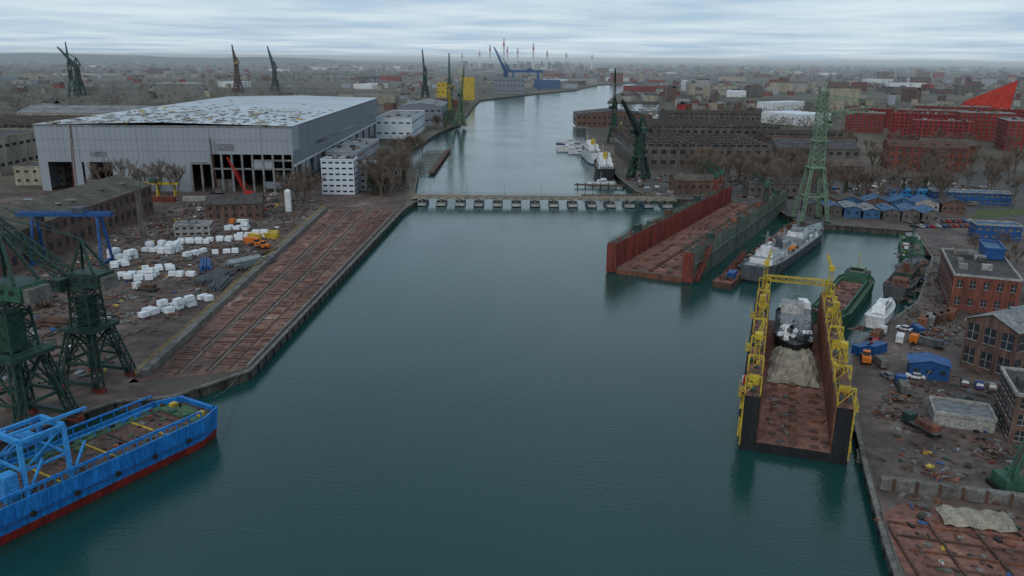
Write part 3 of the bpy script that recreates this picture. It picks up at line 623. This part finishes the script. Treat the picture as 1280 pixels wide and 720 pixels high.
s.box((0,-1,3.9),(4,12,2),'white',ty=.85,tx=.85); s.box((0,5.0,4.0),(3.4,.5,1),'glass'); s.box((0,-2,5.4),(3,6,1.3),'white',ty=.7,tx=.8); s.box((1.85,-1,4.1),(.1,8,.7),'glass'); s.box((-1.85,-1,4.1),(.1,8,.7),'glass'); s.box((0,-2,5.4),(3.05,4.4,.5),'glass'); s.beam((0,-3,6),(0,-4,8.5),.15,'white')
for y_ in (-8,-2,5): s.box((0,y_,-1.2),(4.5,.5,1.2),'rustd')
s.done()
def liner(name,x,y,rz,L_,W2,hm_,bm_):
    s=B(name,(x,y,0),rz); hull(s,L_,W2,6,lambda t:pbow(t,.25,.15),hm_,bm_,'deckb',bul=1,wl=1,sheer=2.5)
    s.box((0,-L_*.12,8.4),(W2*.75,L_*.45,5),'white'); s.box((0,-L_*.1,12),(W2*.65,L_*.3,3),'white'); s.box((0,0,14.5),(W2*.6,L_*.1,2.4),'white'); s.cyl((0,-L_*.18,13),1.8,5,'yellow',12)
    for q in (-1,1):
        for k2 in range(14): s.box((q*(W2*.375+.05),-L_*.32+k2*L_*.03,8.8),(.1,1.4,1.2),'glass')
    for k2 in range(5): s.box((-W2*.28+k2*W2*.14,-L_*.345-.05,8.8),(1,.1,1.2),'glass')
    for y_ in (L_*.2,L_*.33,-L_*.38): s.lattice((0,y_,7),(0,y_,20),.8,.4,5,'conc',.15); s.beam((0,y_,9),(0,y_+8,16),.2,'conc')
    return s.done()
liner('white_museum_ship',65,575,-3,74,13,'black','hullred'); liner('white_passenger_ship',64,668,2,72,12,'white','blued')
def smallboat(x,y,rz,L_,c='white'):
    s=B('moored_yacht',(x,y,0),rz); hull(s,L_,L_*.26,1.6,lambda t:pbow(t,.45,.05),c,'blued','roofg',bul=.3,wl=.3,sheer=.4,n=10)
    s.box((0,-L_*.05,2.6),(L_*.16,L_*.4,1.8),'white',ty=.8,tx=.8); s.box((0,-L_*.05,2.8),(L_*.165,L_*.3,.6),'glass'); s.box((0,-L_*.1,4),(L_*.11,L_*.18,1),'white'); s.beam((0,0,3),(0,0,3+L_*.3),.14,'white'); return s.done()
yo=[smallboat(50,722,90,22),smallboat(48,740,88,18),smallboat(52,758,92,24),smallboat(50,777,88,18,'blued'),smallboat(54,800,92,24),smallboat(57,704,95,18)]
for i in range(8): inst(random.choice(yo),(U(100,230),1120+i*28+U(-8,8),0),U(60,120),U(.9,1.6))
inst(yo[1],(58,528,0),100,1.0)
s=B('jetty',(0,0,0)); s.box((56,478,1.4),(30,2.4,.6),'rustd'); s.box((56,517,1.6),(32,3,.7),'rustd',-6)
for i in range(7): s.cyl((43+i*5,478,-1),.4,3.6,'rustd',8); s.cyl((42+i*5,518,-1),.4,3.8,'rustd',8)
s.done()
s=B('bank_jetty',(0,0,0)); s.box((-58,640,1.6),(4,150,1),'rustd')
for i in range(16): s.cyl((-56,568+i*9.5,-1),.5,3.6,'rustd',8); s.box((-68,568+i*9.5,1.6),(18,1.2,.5),'concd')
s.done()
# ------------------------------------------------------------------ cars & vans
def car(c):
    s=B('parked_car'); s.box((0,0,.62),(1.8,4.4,.62),c); s.box((0,-.25,1.18),(1.66,2.5,.56),'glass',tx=.8,ty=.72); s.box((0,-.25,1.47),(1.3,1.75,.05),c)
    for a in (-.82,.82):
        for b2 in (-1.4,1.4): s.tube((a-.12,b2,.33),(a+.12,b2,.33),.33,'tyre',10)
    s.box((0,2.2,.6),(1.5,.06,.18),'white'); s.box((0,-2.2,.65),(1.5,.06,.15),'red'); return s.done()
def van(c,nm='delivery_van'):
    s=B(nm); s.box((0,-.5,1.25),(2,4.6,1.9),c); s.box((0,2.3,.95),(1.9,1.2,1.1),c,ty=.8); s.box((0,1.86,1.75),(1.8,.3,.7),'glass')
    for a in (-.9,.9):
        for b2 in (-1.8,1.9): s.tube((a-.12,b2,.38),(a+.12,b2,.38),.38,'tyre',10)
    return s.done()
def truck(x,y,rz,c,c2):
    s=B('flatbed_truck',(x,y,Z+.05),rz); s.box((0,3.6,1.6),(2.4,2,2.2),c); s.box((0,4.62,2.0),(2.1,.08,.9),'glass'); s.box((0,-1,1.1),(2.5,7,.3),'greyd'); s.box((0,-1.4,1.9),(2.2,5,1.3),c2)
    for a in (-1.05,1.05):
        for b2 in (-3.6,-2.4,3.4): s.tube((a-.15,b2,.5),(a+.15,b2,.5),.5,'tyre',12)
    s.done()
truck(107,221,-40,'white','rust'); truck(118,214,50,'orange','greyd'); truck(96,182,-15,'blued','concd'); truck(-125,262,70,'white','rustd'); truck(-130,375,85,'orange','white'); truck(90,160,20,'greend','rust')
cars=[car(c) for c in ('white','greyd','blued','roofg','red','black')]
vans=[van('white'),van('concd'),van('blued')]
for i,o in enumerate(cars): o.location=(111+i*2.6,187-i*1.3+(i%2)*.5,Z+.05); o.rotation_euler=(0,0,math.radians(-25+U(-4,4)))
cars[0].location=(103,190,Z+.05); cars[0].rotation_euler=(0,0,1.2)
vans[0].location=(112,218,Z+.05); vans[0].rotation_euler=(0,0,-.5); vans[1].location=(98,199,Z+.05); vans[2].location=(121,226,Z+.05)
for (x,y,rz) in ((100,172,20),(126,232,70),(133,238,60),(108,176,-60),(118,228,40),(96,190,10),(104,216,-30)): inst(random.choice(cars),(x,y,Z+.05),rz)
for i in range(26): inst(random.choice(cars),(196+i*2.9%38+U(-.3,.3),384+(i//13)*7+i*.3,Z+.08),U(-6,6)+25)
for i in range(50): inst(random.choice(cars+vans),(U(150,330),U(425,520),Z+.08),random.choice([0,90,45])+U(-5,5))
for i in range(18): inst(random.choice(cars),(U(-170,-120),U(410,460),Z+.08),U(0,180))
def loader(x,y,rz,c):
    s=B('wheel_loader',(x,y,Z+.05),rz); s.box((0,-1,1.4),(2.2,3.2,1.3),c); s.box((0,.2,2.5),(1.6,1.5,1.3),'glass'); s.box((0,.2,3.2),(1.8,1.7,.15),c); s.beam((-.7,1,1.5),(-.7,3.4,1),.3,c); s.beam((.7,1,1.5),(.7,3.4,1),.3,c); s.box((0,3.8,.7),(2.6,1,.9),'greyd')
    for a in (-1.1,1.1):
        for b2 in (-1.6,1.5): s.tube((a-.25,b2,.75),(a+.25,b2,.75),.75,'tyre',12)
    s.done()
loader(95,201,-20,'orange'); loader(-104,326,80,'orange'); loader(-108,330,60,'orange')
# ------------------------------------------------------------------ containers, sheds
def container(x,y,rz,c,l=12.2,h=2.6,z=0):
    s=B('shipping_container',(x,y,Z+.05+z),rz); s.box((0,0,h/2),(2.44,l,h),c)
    n=int(l/.6)
    for i in range(n):
        for q in (-1,1): s.box((q*1.235,-l/2+.3+i*l/n,h/2),(.07,.25,h-.4),c)
    for a in (-1,1):
        for b2 in (-1,1): s.box((a*1.2,b2*(l/2-.06),h/2),(.18,.2,h+.06),c)
    s.box((0,-l/2-.04,h/2),(2.1,.06,h-.4),c); s.done()
container(-108,346,80,'yellow',9); container(-109,350,80,'yellow',9); container(-113,343,60,'yellow',6); container(-112,336,85,'orange',6)
container(97,208,-60,'blued',6); container(101,208.5,-58,'blued',6)
for i in range(5): container(-240+i*16,440+U(-4,4),90,random.choice(['blued','white','redw','conc']))
for i in range(5): container(126+i*3.2,233+i*2,U(-40,-30),random.choice(['rustd','rust','greend','roofg']),6)
def scrap(x,y,r,n,cols_):
    s=B('scrap_pile',(x,y,Z))
    for i in range(n):
        rr=abs(random.gauss(0,.45))*r; a=U(0,6.28); zz=max(.2,(1-rr/r)*r*.35); s.beam((rr*math.cos(a)+U(-1,1),rr*math.sin(a)+U(-1,1),zz*U(.2,1)),(rr*math.cos(a)+U(-1.4,1.4),rr*math.sin(a)+U(-1.4,1.4),zz*U(.3,1.1)),U(.15,.7),random.choice(cols_),U(.05,.4))
    s.done()
for a in ((122,222,5,160),(128,226,4,120),(106,228,3,80),(86,168,3,90),(92,176,4,110),(100,150,4,120),(84,140,2.5,60),(112,150,4,100),(150,232,5,120),(-165,250,7,200),(-160,220,6,180),(-130,240,5,120),(-145,210,6,160),(-118,330,4,90),(-165,370,6,150)): scrap(*a,['rust','rustd','greyd','concd','deckb','rust','roofg'])
building('blue_workshop_shed',107,192,9,6,4,-20,'blued','gable','blued',3,1,1.4,1,gh=1.2)
building('corrugated_canopy',101,165,12,9,2.8,-20,'conc','flat','roofg')
building('brick_workshop',139.5,203,13.5,38,13,-62,'brickb','gable','roofg',4.2,2,2.8,4.2,gh=3,frame='conc')
building('red_brick_house',159.2,265,19,40,11.5,-22,'brick','flat','roofd',3.6,2,1.5,2.4,frame='conc',units=10)
building('blue_rooftop_plant',170,277,6,14,3.5,-22,'blued','flat','bluer',z=Z+11.8)
building('brick_storehouse',184,248,20,34,13,-22,'brick','gable','roofd',4,3,1.6,1.8,frame='conc')
building('brick_gatehouse',118.5,158,22,16,11,-20,'brickb','flat','roofd',3.2,3,1.7,2.2,frame='conc',units=5)
building('blue_site_cabins',262,457,42,9,6.5,-10,'blued','flat','bluer',3,2,1.8,1.2,frame='conc')
building('blue_site_cabins',222,362,19,10,6.5,-12,'blued','flat','bluer',3,2,1.6,1.1,frame='conc')
building('pale_site_cabins',238,470,30,8,5,-10,'bluel','flat','roofg',3,2,1.6,1)
for i in range(7):
    building('blue_roof_shed',160+i*8.5,424-i*3.6,8,18,4.0+U(0,1.5),-12+U(-3,3),random.choice(['bluer','concd','wallg']),'gable',random.choice(['bluer','bluer','roofd','roofg']),3,1,1.2,1.2,gh=U(1,2))
for i in range(6): building('harbour_shed',172+i*13,440-i*2+U(-3,3),12,14,5,-12,random.choice(['brickb','bluer','conc']),'gable',random.choice(['bluer','roofd','roofb']),3,1,1.2,1.2,gh=2.4)
building('brown_storage_shed',112,487,30,16,8,4,'brickb','gable','roofb',4,1,2,1.6,along='x')
building('dockside_shed',158,478,36,18,8,-4,'wallg','gable','roofd',4,1,2,1.6,along='x')
s=B('concrete_barrier',(0,0,Z)); s.beam((70,135.5,1.1),(118,123,1.1),1.6,'concd',2.2)
for i in range(12): s.box((72+i*3.8,134.2-i*1.0,1.2),(.5,.5,2.6),'rustd',-15)
s.done()
s=B('tarpaulin_cover',(82,124,Z),-12)
P_={(i,j):(-6+12*i/12+U(-.15,.15),-3+6*j/7+U(-.15,.15),.7+.25*math.sin(i*1.9+j*.8)+(.6 if 0<i<12 and 0<j<7 else -.3)) for i in range(13) for j in range(8)}
for i in range(12):
    for j in range(7): s.face([P_[i,j],P_[i+1,j],P_[i+1,j+1],P_[i,j+1]],'tarp')
s.done()
s=B('steel_hull_section',(94,112,Z),-15); s.box((0,0,2),(10,14,4),'rust',top='rustfloor')
for i in range(6): s.box((-5.1,-6+i*2.4,2),(.3,.3,4),'rustd'); s.box((0,-6+i*2.4,4.1),(9.6,.25,.4),'rustd')
s.done()
# ------------------------------------------------------------------ wrapped blocks
def wrapped(x,y,rz,nx,ny,st=1,c='wrap',sz=(3.4,2.4,1.9)):
    s=B('wrapped_cargo_stack',(x,y,Z+.05),rz)
    for i in range(nx):
        for j in range(ny):
            if R()<.15: continue
            n=1+(R()<.35)*(st>1)
            for k2 in range(n):
                a=U(.7,1.0); s.box((i*(sz[0]+.4)+U(-.5,.5),j*(sz[1]+.4)+U(-.4,.4),sz[2]*(k2+.5)+.15),(sz[0]*a,sz[1]*U(.75,1),sz[2]*U(.7,1)),c,U(-9,9),tx=.93,ty=.9)
            s.box((i*(sz[0]+.5),j*(sz[1]+.5),.08),(sz[0],sz[1]*.3,.16),'rustd')
    s.done()
for a in ((-150,318,-12,4,3,2),(-158,306,-15,3,2,2),(-142,333,8,4,2,1),(-141,274,8,4,3,2),(-149,266,12,3,3,2),(-135,286,30,3,2,1),(-128,281,0,4,1,1),(-107,238,60,5,2,2),(-113,233,62,2,2,1),(-121,345,5,4,2,2),(-127,338,5,3,2,1),(-120,315,20,3,1,1),(-132,308,60,4,1,1),(-131,362,0,3,2,2),(-150,292,40,2,2,1)): wrapped(*a)
def pipes(x,y,rz,n,l,c):
    s=B('steel_pipe_stack',(x,y,Z+.05),rz)
    for i in range(n):
        for k2 in range(2):
            if i+k2<n: s.tube((i*1.1+k2*.5,U(-1,1),.55+k2*.95),(i*1.1+k2*.5,l+U(-1,1),.55+k2*.95),.5,c,8)
    s.done()
for a in ((-112,270,-10,7,16,'greyd'),(-104,290,-20,6,18,'greyd'),(-110,298,-40,6,14,'greyship'),(-104,262,5,5,14,'greyd'),(-116,288,20,4,14,'blued'),(-103,305,-15,3,16,'rustd'),(-150,240,30,5,14,'rustd'),(-128,222,80,5,12,'rustd')): pipes(*a)
s=B('yard_clutter')
cols=['rust','rustd','rustd','concd','concd','greyd','rustd','black','deckb','roofm','roofb','roofg']
acc=['blued','yellow','white','greend','redw','conc','green']
for i in range(2200):
    x=U(-178,-103); y=U(185,450)
    a=U(.2,1.8); s.box((x,y,Z+.2),(a,U(.2,2.6),U(.2,.8)),random.choice(cols if R()<.9 else acc),U(0,180))
for i in range(1500):
    t=U(0,1); y=70+t*270; xl=62+max(0,(y-117))*.42+ (8 if y>190 else 2); x=xl+abs(random.gauss(0,1))*22+2
    if y>185 and y<215 and x>115: continue
    s.box((x,y,Z+.15),(U(.15,1.2),U(.15,1.8),U(.15,.7)),random.choice(cols if R()<.92 else acc),U(0,180))
for i in range(300): s.box((U(-175,-112),U(120,200),Z+.3),(U(.5,2.4),U(.5,3),U(.2,1.0)),random.choice(cols),U(0,180))
for i in range(500): s.box((U(78,300),U(462,560),Z+.4),(U(.6,3.5),U(.6,4),U(.4,2)),random.choice(cols+['conc','white']),U(0,180))
s.done()
# ------------------------------------------------------------------ right-hand warehouses & city
building('dark_shipyard_hall',140,650,105,100,15,0,'wallg','saw','roofd',7,2,4,3,gh=3)
building('dark_shipyard_hall',185,850,150,110,13,0,'wallg','saw','roofb',7,2,4,3,gh=3)
building('brown_hall',235,640,60,60,14,-8,'wallg','gable','roofd',6,2,3,2.4,gh=5,along='x')
building('brown_hall',270,760,70,50,12,-8,'brickb','saw','roofd',6,2,3,2.4,gh=3)
building('brown_hall',120,1000,90,60,14,0,'brickb','gable','roofd',6,2,3,2.4,gh=5)
building('brown_hall',240,1010,110,70,14,0,'wallg','saw','roofb',6,2,3,2.4,gh=3)
building('low_hall',210,560,60,22,9,-6,'brickb','gable','roofb',6,1,3,2.4,gh=4,along='x')
building('old_brick_hall',310,610,54,26,17,-14,'brick','gable','rustd',5,3,2.2,2.6,gh=4,along='x',frame='conc')
building('old_brick_hall',352,660,40,24,14,-14,'brick','gable','roofb',5,3,2.2,2.6,gh=4,along='x')
for (x,y,w_,l,h,rz) in ((410,780,52,18,24,-20),(466,760,18,44,27,-20),(425,850,60,18,26,-20),(490,850,50,20,28,-20),(520,770,48,18,24,-20),(470,920,70,20,26,-20),(560,900,60,20,28,-20),(590,830,44,20,24,-20),(400,930,40,18,22,-20),(540,1010,80,20,26,-20),(640,960,60,20,26,-20),(440,1010,50,18,22,-20)):
    building('red_apartment_block',x,y,w_,l,h,rz,'brickv','flat','roofg' if R()<.5 else 'roofd',4.2,7,2.4,1.6,band='brick',units=9,frame='conc' if R()<.6 else None)
s=B('red_museum_building',(760,1330,Z),-20); s.face([(-35,-20,0),(35,-20,0),(40,-20,52),(-30,-20,18)],'redroof'); s.face([(40,-20,52),(-30,-20,18),(-35,25,4),(35,25,12)],'redroof'); s.face([(35,-20,0),(35,25,0),(35,25,12),(40,-20,52)],'brickv'); s.face([(-35,-20,0),(-30,-20,18),(-35,25,4),(-35,25,0)],'brickv'); s.done()
building('yellow_silo_building',-88,1574,26,26,42,0,'yellow','flat','roofd'); building('yellow_silo_building',-128,1500,22,24,34,0,'yellow','flat','roofg',6,3,3,2)
building('grey_dock_hall',-10,1900,70,50,34,0,'hallw2','flat','roofg',8,3,5,2)
s=B('blue_goliath_crane',(30,2130,Z),10)
for q in (-1,1): s.beam((q*35,-10,0),(q*32,0,44),4,'blued'); s.beam((q*35,10,0),(q*32,0,44),4,'blued')
s.box((0,0,46),(90,6,6),'blued'); s.box((10,0,51),(12,8,5),'blued'); s.done()
building('blue_factory_hall',90,2250,70,50,22,0,'bluer','flat','roofg'); building('white_depot',220,2650,90,60,16,0,'conc','flat','roofg')
# ------------------------------------------------------------------ distant city
def riverx(y):
    pts=[(400,-60,150),(700,-90,76),(1000,-68,95),(1200,-67,125),(1310,-67,235),(1560,-65,285),(1600,-60,185),(1849,32,235),(2171,164,300),(2600,258,380),(2900,420,470)]
    if y>=2900: return (0,0)
    for (a,l,r),(b2,l2,r2) in zip(pts,pts[1:]):
        if a<=y<=b2:
            t=(y-a)/(b2-a); return (l+(l2-l)*t-15,r+(r2-r)*t+15)
    return (-9999,9999)
s=B('distant_city_blocks')
walls=['beige','beige','conc','brick','brickb','hallw','wallg','brickb','brickv','beige']; roofs=['roofd','roofb','roofg','roofd','roofb','rustd','concd','roofg']
for i in range(6400):
    y=1050+ (R()**1.7)*9500; x=U(-.72,.72)*y
    lo,hi=riverx(y)
    if lo-20<x<hi+20: continue
    if y<1250 and (-350<x<330 or 380<x<680): continue
    dens=.62 if x>0 else .26
    if math.sin(x*.004+1)+math.sin(y*.003+x*.001)<-.3 : dens*=.2
    if R()>dens: continue
    big=R()<(.14 if x<200 else .08)
    w_,l,h=(U(40,110),U(25,70),U(9,18)) if big else (U(8,30),U(8,14),U(5,12))
    if x>200 and y>1500 and R()<.12: w_,l,h=U(30,70),12,U(18,32)
    a=random.choice([0,90,-20,70,35])+U(-3,3); wl_=random.choice(walls); rf=random.choice(roofs)
    if big and R()<.2: wl_='white';rf='hallr'
    s.box((x,y,Z+h/2),(w_,l,h),wl_,a,top=rf)
    if not big and R()<.6:
        ca,sa=math.cos(math.radians(a)),math.sin(math.radians(a)); T=lambda p:(x+p[0]*ca-p[1]*sa,y+p[0]*sa+p[1]*ca,Z+h+p[2]); rr=l*.35
        s.face([T((-w_/2,-l/2,.05)),T((w_/2,-l/2,.05)),T((w_/2,0,rr)),T((-w_/2,0,rr))],rf); s.face([T((-w_/2,l/2,.05)),T((-w_/2,0,rr)),T((w_/2,0,rr)),T((w_/2,l/2,.05))],rf)
s.done()
s=B('refinery_chimneys')
for u,h in ((-28,170),(-12,215),(-8,160),(4,150),(22,185),(38,135),(-40,130),(60,120),(-60,110),(90,110)):
    x=u/1000*1.04*6000; s.cyl((x,6000,Z),8,h*.75,'white',10,6); s.cyl((x,6000,Z+h*.75),6,h*.1,'red',10,6); s.cyl((x,6000,Z+h*.85),6,h*.15,'white',10,5)
for i in range(26): x=U(-900,700); s.cyl((x,U(4600,6000),Z),U(18,36),U(14,22),random.choice(['white','conc','beige']),16)
for i in range(40): s.box((U(-400,500),5900+U(-100,100),Z+20),(U(10,40),20,U(20,80)),random.choice(['concd','conc','greyd']))
s.done()
s=B('distant_hills'); n=90
pr=[]
for i in range(n+1):
    t=i/n; x=-9500+t*8200; h=(92*(1-t)**.35+12*math.sin(t*17)+7*math.sin(t*41))*(1 if t<.8 else (1-t)/.2); pr.append((x,max(4,h)))
for i in range(n):
    (x,h),(x2,h2)=pr[i],pr[i+1]
    s.face([(x,8600,0),(x2,8600,0),(x2,9600,h2),(x,9600,h)],'hill'); s.face([(x,9600,h),(x2,9600,h2),(x2,12000,h2*.8),(x,12000,h*.8)],'hill'); s.face([(x,12000,h*.8),(x2,12000,h2*.8),(x2,14000,0),(x,14000,0)],'hill')
s.done()
for k,(x,y,w_,l) in enumerate(((-1250,6300,900,260),(-600,5200,400,150),(-700,3300,260,60))):
    f_=B('lagoon_water'); n=18; f_.face([(x+w_/2*math.cos(2*math.pi*i/n)*U(.8,1.1),y+l/2*math.sin(2*math.pi*i/n)*U(.7,1.1),Z+.3) for i in range(n)],'water'); f_.done()
for i in range(22):
    y=U(1500,7000); x=U(-.65,.05)*y-250; f_=B('field'); w_=U(150,500); l=U(60,400)*(y/4000); f_.face([(x,y,Z+.2+i*.02),(x+w_,y+U(-40,40),Z+.2+i*.02),(x+w_+U(-40,40),y+l,Z+.2+i*.02),(x,y+l,Z+.2+i*.02)],random.choice(['grass','dirt','beige','land','dirt'])); f_.done()
s=B('distant_woodland')
for i in range(8500):
    y=950+(R()**1.8)*9000; x=U(-.74,.74)*y; lo,hi=riverx(y)
    if lo<x<hi: continue
    if y<1130 and (-320<x<300): continue
    if y<1050 and 370<x<680: continue
    if math.sin(x*.006)+math.sin(y*.0042+x*.002+2)+U(-.6,.6)<-.1: continue
    r_=U(4,7.5)*(1+y/7000); km=random.choice(['wood','wood','twig','pine' if R()<.4 else 'wood'])
    near=y<2200
    for k2 in range(42 if near else 10):
        a=r_*.17 if near else r_*.4
        c=Vector((x+random.gauss(0,.45)*r_,y+random.gauss(0,.45)*r_,Z+r_*U(.25,1.8)))
        s.face([c+Vector((U(-a,a),U(-a,a),U(-a,a))) for _ in range(3)],km)
s.done()
# ------------------------------------------------------------------ bare trees
def baretree(seed,sp=1.0):
    rd=random.Random(seed); s=B('bare_tree')
    def br(p,d,l,r,lv):
        q=p+d*l; s.tube(p,q,max(r,.035),'bark' if lv<3 else 'twig',5 if lv<2 else 3,max(r*.65,.03))
        if lv>=5: return
        nb=4 if lv<1 else 3
        for i in range(nb):
            ax=Vector((rd.uniform(-1,1),rd.uniform(-1,1),rd.uniform(-.3,.6))).normalized()
            nd=(d*(.95)+ax*rd.uniform(.45,.85)*sp+Vector((0,0,.18))).normalized()
            br(p.lerp(q,rd.uniform(.55,1)),nd,l*rd.uniform(.62,.82),r*.58,lv+1)
    br(Vector((0,0,0)),Vector((rd.uniform(-.05,.05),rd.uniform(-.05,.05),1)),3.8,.26,0)
    return s
trees=[]
for k in range(4):
    s=baretree(k+11,.7 if k==3 else 1); o=s.done(); trees.append(o)
zm=[max(v.co.z for v in o.data.vertices) for o in trees]
tp=[]
for i in range(9): tp.append((U(-236,-190),U(440,462),20))
for i in range(34): tp.append((U(-92,-66),U(455,560),17))
for i in range(20): tp.append((U(-95,-74),U(560,690),15))
for i in range(70): tp.append((U(112,200),U(490,575),19))
for i in range(34): tp.append((U(140,280),U(440,500),18))
for i in range(54): tp.append((U(260,400),U(480,600),18))
for i in range(34): tp.append((U(300,420),U(680,760),17))
for i in range(10): tp.append((U(-125,-108),U(420,462),16))
for i in range(8): tp.append((U(185,240),U(290,360),13))
for i in range(40): tp.append((U(-90,-72),U(900,1300),15))
for i in range(30): tp.append((U(95,150),U(720,790),16))
for i,(x,y,hh) in enumerate(tp):
    k=random.randrange(4); h=hh*U(.7,1.25)
    inst(trees[k],(x,y,Z),U(0,360),h/zm[k])
for k,o in enumerate(trees): o.location=(-70-k*4,455+k*6,Z); o.scale=(14/zm[k],)*3
s=B('pine_tree')
s.cyl((0,0,0),.35,4,'bark',7,.25); s.cyl((0,0,4),.25,9,'bark',6,.05)
for k in range(900):
    z=U(1.5,13.5); rr=(14-z)*.27*math.sqrt(R()); a=U(0,6.28); c=Vector((rr*math.cos(a),rr*math.sin(a),z)); q=.6
    s.face([c+Vector((U(-q,q),U(-q,q),U(-q,q)*.6)) for _ in range(3)],'pine')
po=s.done(); po.location=(-83,462,Z)
for x,y in ((-79,470),(-74,463),(-70,478),(-84,500),(-66,482),(230,470),(246,476),(190,455)): inst(po,(x,y,Z),U(0,360),U(.8,1.2))
s=B('street_lamp'); s.cyl((0,0,0),.12,11,'concd',8,.07); s.beam((0,0,11),(1.8,0,11.4),.1,'concd'); s.box((2,0,11.35),(.8,.3,.15),'greyd'); lo_=s.done(); lo_.location=(-120,440,Z)
for x,y in ((-150,420),(-180,410),(-112,380),(-104,430),(112,222),(128,244),(96,186),(92,165),(200,400),(240,410),(280,430),(140,470),(110,470)): inst(lo_,(x,y,Z),U(0,360))
